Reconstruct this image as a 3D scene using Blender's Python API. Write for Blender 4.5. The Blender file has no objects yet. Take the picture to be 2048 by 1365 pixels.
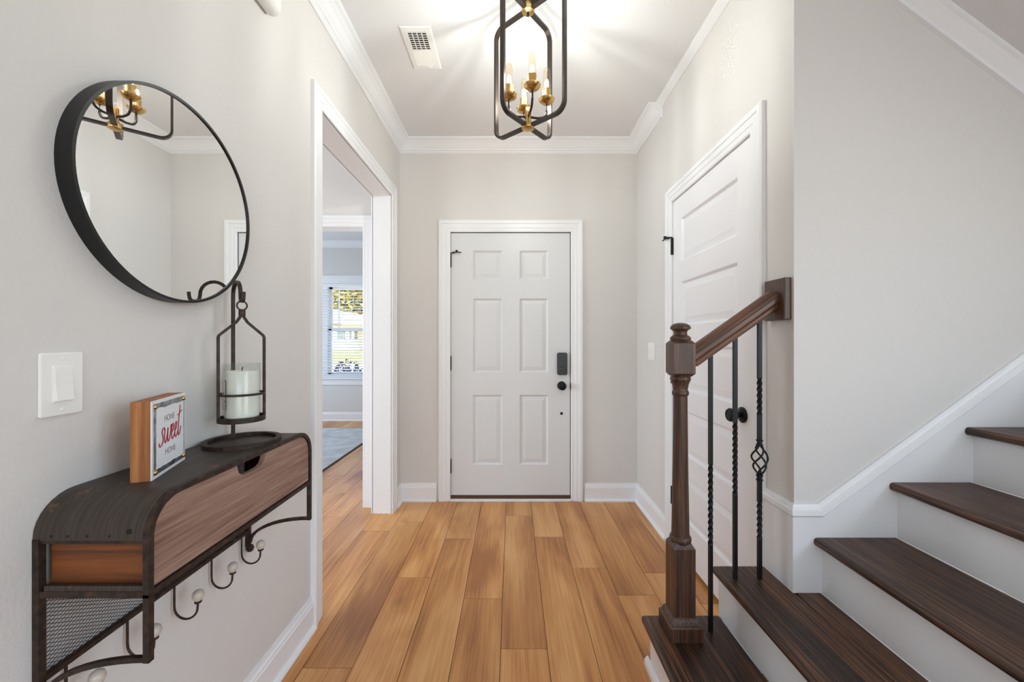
import bpy, bmesh, math, random
from mathutils import Vector, Matrix
random.seed(7)
PI = math.pi
sc = bpy.context.scene
COL = sc.collection

# ------------------------------------------------------------------ camera
H = 1.233                      # eye height
cam = bpy.data.cameras.new('camera'); cam.sensor_width = 36.0; cam.lens = 36.0 * 800 / 2048
cam.clip_start = 0.02
camo = bpy.data.objects.new('camera', cam); COL.objects.link(camo)
camo.location = (0, 0, H); camo.rotation_euler = (PI / 2, 0, 0)
sc.camera = camo

# ------------------------------------------------------------------ world, sun, daylight lamps, exposure
sc.view_settings.view_transform = 'Standard'; sc.view_settings.look = 'None'
sc.view_settings.gamma = 1.0; sc.view_settings.use_curve_mapping = False
sc.view_settings.exposure = 0.5
sc.cycles.diffuse_bounces = 6
sc.cycles.caustics_reflective = False
sc.cycles.caustics_refractive = False
w = bpy.data.worlds.new('sky'); sc.world = w; w.use_nodes = True
nt = w.node_tree
bg = nt.nodes['Background']
sky = nt.nodes.new('ShaderNodeTexSky'); sky.sky_type = 'NISHITA'; sky.sun_disc = False
sky.sun_elevation = math.radians(52); sky.sun_rotation = math.radians(160)
nt.links.new(sky.outputs[0], bg.inputs[0]); bg.inputs[1].default_value = 0.3

def lamp(name, kind, energy, color, loc, direction=None, size=None, size_y=None):
    d = bpy.data.lights.new(name, kind); d.energy = energy; d.color = color
    if kind == 'AREA':
        d.shape = 'RECTANGLE'; d.size = size; d.size_y = size_y
    o = bpy.data.objects.new(name, d); COL.objects.link(o); o.location = loc
    if direction is not None:
        o.rotation_euler = Vector(direction).to_track_quat('-Z', 'Y').to_euler()
    return o
sun = lamp('sun', 'SUN', 14.0, (1, .95, .86), (0, 0, 12), (.35, .55, -.85)); sun.data.angle = .01
# area lamps out of the frame, two for unseen windows and two added
lamp('back_fill_lamp', 'AREA', 26, (.76, .89, 1.0), (.75, -3.98, 1.45), (0, 1, .03), 2.8, 2.1)  # added lamp that fills the hall from behind the camera
lamp('stair_hall_window_daylight', 'AREA', 23, (.76, .89, 1.0), (2.33, -.8, 1.5), (-1, .1, .05), 1.6, 1.7)
lamp('side_room_window_daylight', 'AREA', 62, (.76, .89, 1.0), (-4.17, 1.3, 1.5), (1, 0, 0), 1.9, 1.6)
lamp('front_room_fill_lamp', 'AREA', 29, (.68, .83, 1.0), (-4.37, 4.7, 1.45), (1, 0, -.1), 1.5, 1.6)  # added side lamp in place of daylight through the blinds

# ------------------------------------------------------------------ helpers
class MB:
    def __init__(s): s.v = []; s.f = []; s.sm = []
    def quad_strip(s, rows, closed_u=False, closed_v=False, smooth=False):
        b = len(s.v); n = len(rows[0])
        for r in rows: s.v += [tuple(p) for p in r]
        R = len(rows)
        for i in range(R if closed_v else R - 1):
            for j in range(n if closed_u else n - 1):
                a = b + i * n + j; c = b + i * n + (j + 1) % n
                d = b + ((i + 1) % R) * n + (j + 1) % n; e = b + ((i + 1) % R) * n + j
                s.f.append((a, c, d, e)); s.sm.append(smooth)
        return b
    def poly(s, pts):
        b = len(s.v); s.v += [tuple(p) for p in pts]; s.f.append(tuple(range(b, b + len(pts)))); s.sm.append(False)
    def box(s, x0, x1, y0, y1, z0, z1):
        b = len(s.v)
        s.v += [(x, y, z) for x in (x0, x1) for y in (y0, y1) for z in (z0, z1)]
        for q in ((0, 1, 3, 2), (4, 6, 7, 5), (0, 4, 5, 1), (2, 3, 7, 6), (0, 2, 6, 4), (1, 5, 7, 3)):
            s.f.append(tuple(b + i for i in q)); s.sm.append(False)
        return s
    def prism(s, poly, fn, d0, d1):
        """outline poly (u,v) extruded from d0 to d1; fn(u,v,d)->xyz"""
        b = len(s.v); n = len(poly)
        s.v += [tuple(fn(u, v, d0)) for u, v in poly] + [tuple(fn(u, v, d1)) for u, v in poly]
        s.f.append(tuple(range(b + n - 1, b - 1, -1))); s.sm.append(False)
        s.f.append(tuple(range(b + n, b + 2 * n))); s.sm.append(False)
        for i in range(n):
            j = (i + 1) % n
            s.f.append((b + i, b + j, b + n + j, b + n + i)); s.sm.append(False)
        return s
    def lathe(s, prof, n=24, c=(0, 0, 0), axis='Z', smooth=True, cap=True):
        """prof: list of (r, h) along axis"""
        rows = []
        for r, h in prof:
            row = []
            for k in range(n):
                a = 2 * PI * k / n; x, y = r * math.cos(a), r * math.sin(a)
                p = {'Z': (x, y, h), 'X': (h, x, y), 'Y': (x, h, y)}[axis]
                row.append((p[0] + c[0], p[1] + c[1], p[2] + c[2]))
            rows.append(row)
        s.quad_strip(rows, closed_u=True, smooth=smooth)
        if cap:
            s.poly(rows[0][::-1]); s.poly(rows[-1])
        return s
    def sweep(s, path, sect, closed=False, up=(0, 0, 1), smooth=False, cap=True, scale=None):
        """sect: list of (a,b); a along side, b along up-ish"""
        P = [Vector(p) for p in path]; n = len(P); up = Vector(up); rows = []
        for i in range(n):
            if closed: t1 = P[i] - P[i - 1]; t2 = P[(i + 1) % n] - P[i]
            else:
                t1 = P[i] - P[max(i - 1, 0)]; t2 = P[min(i + 1, n - 1)] - P[i]
                if i == 0: t1 = t2
                if i == n - 1: t2 = t1
            t1 = t1.normalized(); t2 = t2.normalized(); t = (t1 + t2).normalized()
            side = t.cross(up)
            if side.length < 1e-5: side = t.cross(Vector((1, 0, 0)))
            side.normalize(); u = side.cross(t).normalized()
            k = 1 / max(.5, math.sqrt(max(.01, (1 + t1.dot(t2)) / 2)))
            q = scale[i] if scale else 1
            # widen in the bend plane
            bend = (t2 - t1)
            row = []
            for a, b in sect:
                off = side * a * q + u * b * q
                if bend.length > 1e-4:
                    bn = bend.normalized(); off = off + bn * off.dot(bn) * (k - 1)
                row.append(P[i] + off)
            rows.append(row)
        s.quad_strip(rows, closed_u=True, closed_v=closed, smooth=smooth)
        if cap and not closed:
            s.poly(rows[0][::-1]); s.poly(rows[-1])
        return s
    def tube(s, path, r, n=10, **k):
        return s.sweep(path, [(r * math.cos(2 * PI * i / n), r * math.sin(2 * PI * i / n)) for i in range(n)], smooth=True, **k)
    def bar(s, path, a, b, **k):
        return s.sweep(path, [(-a / 2, -b / 2), (a / 2, -b / 2), (a / 2, b / 2), (-a / 2, b / 2)], **k)
    def plane_sweep(s, path, prof, fn, cap=True, closed=False):
        """path (u,v) polyline; prof list of (w,d): w = offset to the LEFT of the path, d = height off plane"""
        P = [Vector(p) for p in path]; n = len(P); rows = []
        for i in range(n):
            if closed: t1 = P[i] - P[i - 1]; t2 = P[(i + 1) % n] - P[i]
            else:
                t1 = P[i] - P[i - 1] if i else P[1] - P[0]
                t2 = P[i + 1] - P[i] if i < n - 1 else t1
            t1 = t1.normalized(); t2 = t2.normalized()
            n1 = Vector((-t1.y, t1.x)); n2 = Vector((-t2.y, t2.x))
            m = (n1 + n2); m = m / max(.2, m.dot(n1))
            rows.append([fn(P[i].x + m.x * w_, P[i].y + m.y * w_, d) for w_, d in prof])
        s.quad_strip(rows, closed_u=True, closed_v=closed)
        if cap and not closed:
            s.poly(rows[0][::-1]); s.poly(rows[-1])
        return s
    def mesh(s, name):
        m = bpy.data.meshes.new(name); m.from_pydata(s.v, [], s.f)
        for p, q in zip(m.polygons, s.sm): p.use_smooth = q
        bm = bmesh.new(); bm.from_mesh(m); bmesh.ops.recalc_face_normals(bm, faces=bm.faces); bm.to_mesh(m); bm.free()
        if any(s.sm): m.set_sharp_from_angle(angle=math.radians(38))
        return m
    def build(s, name, mat, parent=None, label=None, bevel=0, loc=None):
        o = bpy.data.objects.new(name, s.mesh(name)); COL.objects.link(o)
        if mat: o.data.materials.append(M[mat])
        if parent: o.parent = parent
        if loc: o.location = loc
        if label: o['label'] = label
        if bevel:
            b = o.modifiers.new('bevel', 'BEVEL'); b.width = bevel; b.segments = 2; b.limit_method = 'ANGLE'; b.angle_limit = math.radians(40)
        return o
def thing(name, label, cat, loc=(0, 0, 0), group=None, kind=None):
    o = bpy.data.objects.new(name, None); COL.objects.link(o); o.location = loc; o.empty_display_size = .05
    return tag(o, label, cat, group, kind)
def tag(o, label, cat, group=None, kind=None):
    o['label'] = label; o['category'] = cat
    if group: o['group'] = group
    if kind: o['kind'] = kind
    return o
def inst(src, name, parent, loc=None, rot=None):
    o = bpy.data.objects.new(name, src.data); COL.objects.link(o); o.parent = parent
    o.location = loc if loc else src.location
    if rot: o.rotation_euler = rot
    for m in src.modifiers:
        b = o.modifiers.new('bevel', 'BEVEL'); b.width = m.width; b.segments = m.segments; b.limit_method = 'ANGLE'; b.angle_limit = m.angle_limit
    return o
def fillet(pts, r, seg=6, closed=False):
    P = [Vector(p) for p in pts]; n = len(P); out = []
    for i in range(n):
        if not closed and i in (0, n - 1): out.append(P[i]); continue
        a, b, c = P[i - 1], P[i], P[(i + 1) % n]
        d1 = (a - b).normalized(); d2 = (c - b).normalized()
        ang = d1.angle(d2); q = min(r / math.tan(ang / 2), (a - b).length * .49, (c - b).length * .49)
        rr = q * math.tan(ang / 2)
        ctr = b + (d1 + d2).normalized() * (rr / math.sin(ang / 2))
        s = b + d1 * q - ctr; e = b + d2 * q - ctr
        for k in range(seg + 1):
            t = k / seg; th = s.angle(e)
            v = (s * math.sin((1 - t) * th) + e * math.sin(t * th)) / math.sin(th)
            out.append(ctr + v)
    return out
def catmull(pts, n=6):
    P = [Vector(p) for p in pts]; P = [P[0] * 2 - P[1]] + P + [P[-1] * 2 - P[-2]]; out = []
    for i in range(1, len(P) - 2):
        for k in range(n):
            t = k / n
            out.append(.5 * ((2 * P[i]) + (P[i + 1] - P[i - 1]) * t + (2 * P[i - 1] - 5 * P[i] + 4 * P[i + 1] - P[i + 2]) * t * t + (3 * P[i] - P[i - 1] - 3 * P[i + 1] + P[i + 2]) * t ** 3))
    out.append(P[-2]); return out

# ------------------------------------------------------------------ materials
M = {}
def s2l(c): return tuple(((x / 255) / 12.92 if x / 255 <= .04045 else ((x / 255 + .055) / 1.055) ** 2.4) for x in c) + (1,)
def base(name, rgb, rough=.5, metal=0.0, spec=None):
    m = bpy.data.materials.new(name); m.use_nodes = True; M[name] = m
    p = m.node_tree.nodes['Principled BSDF']
    p.inputs['Base Color'].default_value = s2l(rgb); p.inputs['Roughness'].default_value = rough; p.inputs['Metallic'].default_value = metal
    if spec is not None: p.inputs['Specular IOR Level'].default_value = spec
    return m, m.node_tree, p
def N(t, k, **kw):
    n = t.nodes.new(k)
    for a, b in kw.items():
        if a in n.inputs: n.inputs[a].default_value = b
        else: setattr(n, a, b)
    return n
def ramp(t, stops):
    r = t.nodes.new('ShaderNodeValToRGB'); e = r.color_ramp.elements
    while len(e) < len(stops): e.new(.5)
    for x, (p, c) in zip(e, stops): x.position = p; x.color = s2l(c)
    return r
def bump(t, p, src, strength, dist=.01):
    b = N(t, 'ShaderNodeBump'); b.inputs['Strength'].default_value = strength; b.inputs['Distance'].default_value = dist
    t.links.new(src, b.inputs['Height']); t.links.new(b.outputs[0], p.inputs['Normal'])
def coords(t, scale, rnd=False, out='Object'):
    tc = N(t, 'ShaderNodeTexCoord'); mp = N(t, 'ShaderNodeMapping'); mp.inputs['Scale'].default_value = scale
    src = tc.outputs[out]
    if rnd:
        oi = N(t, 'ShaderNodeObjectInfo'); mm = N(t, 'ShaderNodeMath', operation='MULTIPLY'); mm.inputs[1].default_value = 37.0
        t.links.new(oi.outputs['Random'], mm.inputs[0])
        va = N(t, 'ShaderNodeVectorMath', operation='ADD'); t.links.new(src, va.inputs[0]); t.links.new(mm.outputs[0], va.inputs[1]); src = va.outputs[0]
    t.links.new(src, mp.inputs[0]); return mp.outputs[0]
def paint(name, rgb, rough, bs=0, bscale=180, det=2):
    m, t, p = base(name, rgb, rough)
    if bs:
        c = coords(t, (1, 1, 1)); n = N(t, 'ShaderNodeTexNoise', Scale=bscale, Detail=det); t.links.new(c, n.inputs['Vector'])
        bump(t, p, n.outputs[0], bs, .004)
    return m
paint('wall_paint', (217, 214, 211), .75, .22, 150)
paint('ceiling_paint', (228, 228, 229), .85, .1, 120)
paint('trim_paint', (236, 237, 239), .38)
paint('door_paint', (218, 219, 220), .42, .02, 60)
paint('closet_door_paint', (238, 238, 241), .42, .02, 60)
paint('plastic_white', (240, 239, 236), .3)
paint('blind_white', (238, 240, 242), .45)
paint('vinyl_white', (240, 242, 244), .35)

def wood(name, dark, mid, light, axis, rough, gs=1.0, rnd=False, bstr=.15, ring=.5, fine=60, spread=.12, vary=0.0, big=2.0, lng=.035):
    """grain runs along axis"""
    m, t, p = base(name, mid, rough)
    sc_ = [fine, fine, fine]; sc_['XYZ'.index(axis)] = fine * lng
    c = coords(t, sc_, rnd)
    n1 = N(t, 'ShaderNodeTexNoise', Scale=gs, Detail=6, Roughness=.65); t.links.new(c, n1.inputs['Vector'])
    s2 = [big * 3.2] * 3; s2['XYZ'.index(axis)] = big * .55
    c2 = coords(t, s2, rnd)
    n2 = N(t, 'ShaderNodeTexNoise', Scale=1.0, Detail=3, Roughness=.55, Distortion=.6); t.links.new(c2, n2.inputs['Vector'])
    mx = N(t, 'ShaderNodeMix', data_type='FLOAT'); mx.inputs[0].default_value = ring
    t.links.new(n1.outputs[0], mx.inputs[2]); t.links.new(n2.outputs[0], mx.inputs[3])
    r = ramp(t, [(.5 - spread, dark), (.5, mid), (.5 + spread, light)]); t.links.new(mx.outputs[0], r.inputs[0])
    col = r.outputs[0]
    if vary:
        oi = N(t, 'ShaderNodeObjectInfo'); mr = N(t, 'ShaderNodeMapRange'); mr.inputs['To Min'].default_value = 1 - vary; mr.inputs['To Max'].default_value = 1 + vary * .7
        t.links.new(oi.outputs['Random'], mr.inputs[0])
        hs = N(t, 'ShaderNodeHueSaturation'); t.links.new(mr.outputs[0], hs.inputs['Value']); t.links.new(col, hs.inputs['Color']); col = hs.outputs[0]
    t.links.new(col, p.inputs['Base Color'])
    bump(t, p, n1.outputs[0], bstr, .002)
    return m, t, p, col
# floor: honey oak vinyl with soft dark patches and knots
m, t, p, col = wood('plank_oak', (160, 101, 52), (200, 139, 78), (220, 166, 106), 'Y', .34, rnd=True, ring=.68, fine=120, vary=.11, bstr=.05, big=1.5, lng=.02, spread=.11)
ck = coords(t, (3.2, 1.5, 3), True); vk = N(t, 'ShaderNodeTexVoronoi', Scale=1.0); t.links.new(ck, vk.inputs['Vector'])
rk = N(t, 'ShaderNodeMapRange'); rk.inputs['From Min'].default_value = .02; rk.inputs['From Max'].default_value = .10; rk.inputs['To Min'].default_value = .75; rk.inputs['To Max'].default_value = 0.0
t.links.new(vk.outputs['Distance'], rk.inputs[0])
mk = N(t, 'ShaderNodeMix', data_type='RGBA'); t.links.new(rk.outputs[0], mk.inputs[0]); t.links.new(col, mk.inputs[6]); mk.inputs[7].default_value = s2l((112, 70, 40))
t.links.new(mk.outputs[2], p.inputs['Base Color'])
wood('tread_oak_y', (24, 13, 8), (66, 40, 25), (114, 74, 47), 'Y', .42, fine=230, lng=.015, ring=.25, bstr=.35, spread=.08)
wood('oak_dark_z', (36, 22, 15), (78, 51, 36), (122, 84, 60), 'Z', .42, fine=230, lng=.015, ring=.3, bstr=.3, spread=.13)
wood('oak_dark_x', (38, 22, 14), (88, 56, 38), (132, 88, 60), 'X', .38, fine=230, lng=.015, ring=.3, bstr=.3, spread=.13)
wood('weathered_board', (96, 70, 58), (142, 110, 95), (170, 144, 128), 'Y', .7, fine=120, lng=.03, ring=.45, bstr=.4, spread=.14)
wood('amber_board', (58, 28, 7), (112, 58, 14), (142, 78, 24), 'X', .5, fine=55, ring=.4, bstr=.2)
wood('pine_block', (122, 70, 32), (148, 90, 44), (176, 118, 66), 'Z', .6, fine=90, ring=.3, bstr=.1)

base('black_metal', (24, 24, 26), .38, .6)
base('baluster_iron', (26, 26, 28), .42, .5)
base('mirror_frame_black', (17, 17, 18), .42, .2)
m, t, p = base('mirror_glass', (245, 247, 247), .01, 1.0)
m, t, p = base('fixture_bronze', (66, 57, 52), .35, .75)
m, t, p = base('brass', (204, 168, 106), .24, 1.0)
m, t, p = base('rust_iron', (52, 40, 34), .55, .4)
c = coords(t, (60, 60, 60)); n = N(t, 'ShaderNodeTexNoise', Scale=1.0, Detail=4); t.links.new(c, n.inputs['Vector'])
r = ramp(t, [(.35, (38, 30, 26)), (.6, (64, 48, 40)), (.8, (92, 66, 52))]); t.links.new(n.outputs[0], r.inputs[0]); t.links.new(r.outputs[0], p.inputs['Base Color'])
m, t, p = base('sheet_metal', (66, 58, 52), .48, .45)
c = coords(t, (260, 7, 7)); n = N(t, 'ShaderNodeTexNoise', Scale=1.0, Detail=5); t.links.new(c, n.inputs['Vector'])
r = ramp(t, [(.25, (56, 48, 43)), (.55, (74, 65, 58)), (.85, (92, 81, 72))]); t.links.new(n.outputs[0], r.inputs[0])
c = coords(t, (9, 9, 9)); n2 = N(t, 'ShaderNodeTexNoise', Scale=1.0, Detail=8, Roughness=.7); t.links.new(c, n2.inputs['Vector'])
r2 = N(t, 'ShaderNodeMapRange'); r2.inputs['From Min'].default_value = .63; r2.inputs['From Max'].default_value = .69; t.links.new(n2.outputs[0], r2.inputs[0])
mk = N(t, 'ShaderNodeMix', data_type='RGBA'); t.links.new(r2.outputs[0], mk.inputs[0]); t.links.new(r.outputs[0], mk.inputs[6]); mk.inputs[7].default_value = s2l((128, 92, 66)); t.links.new(mk.outputs[2], p.inputs['Base Color'])
base('ceramic', (196, 186, 174), .25)
m, t, p = base('galvanized', (150, 154, 158), .35, .85)
c = coords(t, (40, 40, 40)); n = N(t, 'ShaderNodeTexNoise', Scale=1.0, Detail=3); t.links.new(c, n.inputs['Vector'])
r = ramp(t, [(.35, (112, 118, 124)), (.65, (190, 194, 198))]); t.links.new(n.outputs[0], r.inputs[0]); t.links.new(r.outputs[0], p.inputs['Base Color'])
base('paper_white', (226, 228, 232), .6); base('red_ink', (170, 44, 50), .6); base('grey_ink', (96, 76, 84), .6)
m, t, p = base('wax', (243, 240, 232), .5); p.inputs['Subsurface Weight'].default_value = .15; p.inputs['Subsurface Radius'].default_value = (.01, .008, .006)
base('wick', (30, 26, 22), .8); base('dark_gap', (14, 13, 12), .8); base('sill_brown', (84, 52, 34), .5)
base('lock_black', (26, 31, 38), .35); base('lock_button', (14, 17, 21), .3)
base('rug_grey', (150, 156, 164), .95); base('rug_edge', (66, 62, 60), .9)
base('subfloor', (60, 40, 26), .9)
def thin_glass(name, tint=(255, 255, 255), gl=.12):
    m = bpy.data.materials.new(name); m.use_nodes = True; M[name] = m; t = m.node_tree; t.nodes.clear()
    o = N(t, 'ShaderNodeOutputMaterial'); mx = N(t, 'ShaderNodeMixShader'); tr = N(t, 'ShaderNodeBsdfTransparent'); g = N(t, 'ShaderNodeBsdfGlossy')
    tr.inputs[0].default_value = s2l(tint); g.inputs['Roughness'].default_value = .03
    lw = N(t, 'ShaderNodeLayerWeight'); lw.inputs[0].default_value = .5
    pw = N(t, 'ShaderNodeMath', operation='POWER'); pw.inputs[1].default_value = 4.0; t.links.new(lw.outputs['Facing'], pw.inputs[0])
    ma = N(t, 'ShaderNodeMath', operation='MULTIPLY_ADD'); ma.inputs[1].default_value = gl * 4; ma.inputs[2].default_value = .035; t.links.new(pw.outputs[0], ma.inputs[0])
    t.links.new(ma.outputs[0], mx.inputs[0]); t.links.new(tr.outputs[0], mx.inputs[1]); t.links.new(g.outputs[0], mx.inputs[2]); t.links.new(mx.outputs[0], o.inputs[0])
thin_glass('pane_glass'); thin_glass('jar_glass', (250, 252, 251), .12); thin_glass('bulb_glass', (255, 247, 234), .06)
def emit(name, rgb, st):
    m = bpy.data.materials.new(name); m.use_nodes = True; M[name] = m; t = m.node_tree; t.nodes.clear()
    o = N(t, 'ShaderNodeOutputMaterial'); e = N(t, 'ShaderNodeEmission'); e.inputs[0].default_value = s2l(rgb); e.inputs[1].default_value = st
    t.links.new(e.outputs[0], o.inputs[0])
emit('filament', (238, 249, 255), 600)
# outdoors
m, t, p = base('lawn', (150, 140, 60), .9)
c = coords(t, (3, 3, 3)); n = N(t, 'ShaderNodeTexNoise', Scale=1.0, Detail=6); t.links.new(c, n.inputs['Vector'])
r = ramp(t, [(.3, (112, 116, 44)), (.7, (176, 160, 84))]); t.links.new(n.outputs[0], r.inputs[0]); t.links.new(r.outputs[0], p.inputs['Base Color'])
base('concrete', (196, 192, 186), .9); base('siding', (232, 230, 226), .7); base('roof_shingle', (150, 136, 126), .9); base('far_glass', (96, 108, 116), .2)
base('porch_orange', (190, 138, 100), .8); base('bark', (84, 66, 50), .9)
m, t, p = base('leaf_gold', (140, 138, 50), .8)
oi = N(t, 'ShaderNodeNewGeometry'); r = ramp(t, [(0, (78, 92, 34)), (.5, (150, 146, 54)), (1, (206, 176, 84))]); t.links.new(oi.outputs['Random Per Island'], r.inputs[0]); t.links.new(r.outputs[0], p.inputs['Base Color'])
m, t, p = base('leaf_plum', (70, 40, 38), .7)
oi = N(t, 'ShaderNodeNewGeometry'); r = ramp(t, [(0, (40, 26, 26)), (.7, (84, 52, 44)), (1, (128, 84, 64))]); t.links.new(oi.outputs['Random Per Island'], r.inputs[0]); t.links.new(r.outputs[0], p.inputs['Base Color'])

# ------------------------------------------------------------------ the shell
XL, XR, YD, YS, ZC = -.864, .967, 3.089, 1.372, 2.771
XE = 2.35          # end wall of the stair hall
YB = -4.0          # wall far behind the camera
HO0, HO1, HOZ = 1.80, 2.856, 2.272       # cased opening in the left wall
def wall(name, label, boxes, mat='wall_paint'):
    mb = MB()
    for b in boxes: mb.box(*b)
    return tag(mb.build(name, mat), label, 'wall', kind='structure')
wall('wall_left', 'greige painted wall with the round mirror and a tall cased opening',
     [(-.994, XL, YB, HO0 - .018, 0, ZC), (-.994, XL, HO0 - .018, HO1 + .018, HOZ + .018, ZC), (-.994, XL, HO1 + .018, YD, 0, ZC)])
wall('wall_front', 'greige end wall around the white front door',
     [(-1.13, -.491, YD, 3.23, 0, ZC), (.469, XE, YD, 3.23, 0, ZC), (-.491, .469, YD, 3.23, 2.09, ZC)])
wall('wall_right', 'greige wall around the white closet door',
     [(XR, 1.09, YS, 1.588, 0, ZC), (XR, 1.09, 2.41, YD, 0, ZC), (XR, 1.09, 1.588, 2.41, 2.082, ZC)])
wall('wall_stair', 'grey painted wall rising behind the staircase', [(1.09, XE, YS, YS + .12, 0, ZC)])
wall('wall_end', 'plain painted wall at the far right end of the stairs', [(XE, XE + .13, YB, -1.7, 0, ZC), (XE, XE + .13, .1, 3.23, 0, ZC), (XE, XE + .13, -1.7, .1, 0, .6), (XE, XE + .13, -1.7, .1, 2.4, ZC)])
wall('wall_back', 'painted wall behind the viewer with a wide opening added for daylight',
     [(-.994, -.7, YB - .14, YB, 0, ZC), (-.7, 2.2, YB - .14, YB, 0, .35), (-.7, 2.2, YB - .14, YB, 2.5, ZC), (2.2, XE, YB - .14, YB, 0, ZC)])  # wide opening added to admit light from behind
DH0, DH1, DHZ, YH = -1.92, -1.106, 2.08, 2.975     # doorway beyond the opening
wall('wall_hall', 'pale wall with a doorway seen through the cased opening',
     [(-4.2, DH0 - .018, YH, 3.09, 0, ZC), (DH1 + .018, -.994, YH, 3.09, 0, ZC), (DH0 - .018, DH1 + .018, YH, 3.09, DHZ + .018, ZC)])
wall('wall_side_room', 'outer wall of the side room with a window out of sight',
     [(-4.33, -4.2, -.6, .3, 0, ZC), (-4.33, -4.2, 2.3, 3.09, 0, ZC), (-4.33, -4.2, .3, 2.3, 0, .65), (-4.33, -4.2, .3, 2.3, 2.35, ZC)])
wall('wall_side_room_near', 'plain near wall of the side room', [(-4.33, -.994, -.6, -.5, 0, ZC)])
WX0, WX1, WZ0, WZ1, YF = -3.93, -1.95, .675, 2.12, 6.18
wall('wall_front_room', 'blue grey lit wall around the window with blinds',
     [(-4.4, WX0, YF, YF + .15, 0, ZC), (WX1, -1.0, YF, YF + .15, 0, ZC), (WX0, WX1, YF, YF + .15, 0, WZ0), (WX0, WX1, YF, YF + .15, WZ1, ZC)])
wall('wall_front_room_left', 'outer left wall of the front room',
     [(-4.53, -4.4, 3.09, 3.9, 0, ZC), (-4.53, -4.4, 5.5, YF + .15, 0, ZC), (-4.53, -4.4, 3.9, 5.5, 0, .6), (-4.53, -4.4, 3.9, 5.5, 2.3, ZC)])
wall('wall_front_room_right', 'right wall of the front room beside the porch', [(-1.13, -1.0, 3.23, YF + .15, 0, ZC)])
tag(MB().box(-4.6, XE + .13, YB - .14, YF + .15, ZC, ZC + .12).build('ceiling', 'ceiling_paint'), 'white painted ceiling above the entry hall', 'ceiling', kind='structure')
tag(MB().box(-4.6, XE + .13, YB - 2.2, YB - .14, ZC - .1, ZC + .02).build('roof_slab', 'ceiling_paint'), 'added unseen roof slab blocking the sun behind the viewer', 'roof', kind='structure')  # unseen slab added to keep sun out of the back opening
# sloped soffit over the stairs
SOF = lambda X: 2.40 - .7467 * (X - 1.408)
mb = MB(); xa = 1.408 - (ZC - 2.40) / .7467
mb.prism([(xa, ZC), (XE, SOF(XE)), (XE, ZC)], lambda u, v, d: (u, d, v), .30, YS)
tag(mb.build('ceiling_soffit', 'ceiling_paint'), 'sloped white soffit descending above the stairs at upper right', 'ceiling', kind='structure')
mb = MB()
mb.plane_sweep([(xa, ZC), (XE, SOF(XE))], [(0, 0), (0, .045), (-.012, .045), (-.018, .038), (-.05, .012), (-.062, .012), (-.066, 0)], lambda u, v, d: (u, YS - d, v))
tag(mb.build('trim_soffit', 'trim_paint'), 'white sloped trim band between stair wall and soffit', 'trim', kind='structure')

# floor: planks as pieces
floor = tag(MB().box(-4.6, XE + .13, YB - .14, YF + .15, -.2, -.011).build('floor', 'subfloor'), 'honey oak plank floor of the entry and side rooms', 'floor', kind='structure')
PW, PL, X0 = .186, 1.22, -.045
joints = {0: 2.821, 1: 2.515, 2: 2.170, 3: 1.939, 4: 2.124, 5: 1.876, -1: 1.912, -2: 2.493, -3: 2.083, -4: 2.727, -5: 2.597}
G = .0011
full = MB().box(G, PW - G, G, PL - G, -.011, 0).mesh('floor_plank'); full.materials.append(M['plank_oak'])
rest = MB(); prev = 0
for c in range(-19, 13):
    xa_, xb_ = X0 + PW * c, X0 + PW * (c + 1)
    if c in joints: j = joints[c]
    else: j = prev + random.choice([.33, .45, .62, .78])
    prev = j
    y = j - PL * math.ceil((j - (YB)) / PL)
    xe1 = min(xb_, XE)
    while y < YF:
        y0, y1 = max(y, YB), min(y + PL, YF)
        vis = (-.95 < xa_ + PW and xa_ < 1.0 and y1 > 1.15 and y0 < YD) or (xa_ < -.86 and y1 > 1.6 and xa_ > -3.2 and -.62 < (xa_ + PW) / max(y1, .1) )
        if xa_ < -.86 and vis and (xa_ / max(.3, y0) < -.75): vis = False
        if vis:
            if y0 == y and y1 == y + PL and xe1 == xb_:
                o = bpy.data.objects.new('floor_plank', full)
            else:
                mm = MB().box(G, xe1 - xa_ - G, G, y1 - y0 - G, -.011, 0).mesh('floor_plank'); mm.materials.append(M['plank_oak'])
                o = bpy.data.objects.new('floor_plank', mm)
            COL.objects.link(o); o.parent = floor; o.location = (xa_, y0, 0)
        else:
            rest.box(xa_ + G, xe1 - G, y0 + G, y1 - G, -.011, 0)
        y += PL
ro = rest.build('far_planks', 'plank_oak', floor); ro['kind'] = 'stuff'

# mouldings
CAS = [(0, 0), (0, .011), (.006, .014), (.026, .014), (.030, .017), (.056, .018), (.060, .022), (.078, .022), (.085, .017), (.085, 0)]
BASE = [(0, 0), (.030, 0), (.030, .008), (.024, .016), (.015, .019), (.015, .102), (.012, .106), (.012, .114), (.007, .122), (.005, .136), (0, .136)]
CROWN = [(0, ZC), (.088, ZC), (.088, ZC - .012), (.080, ZC - .016), (.070, ZC - .020), (.052, ZC - .036), (.036, ZC - .058), (.028, ZC - .066), (.028, ZC - .074), (.018, ZC - .080), (.018, ZC - .086), (.008, ZC - .096), (0, ZC - .096)]
FL = lambda u, v, d: (u, v, d)
def mould(name, path, prof, fn, label, cat='trim'):
    return tag(MB().plane_sweep(path, prof, fn).build(name, 'trim_paint'), label, cat, kind='structure')
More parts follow.
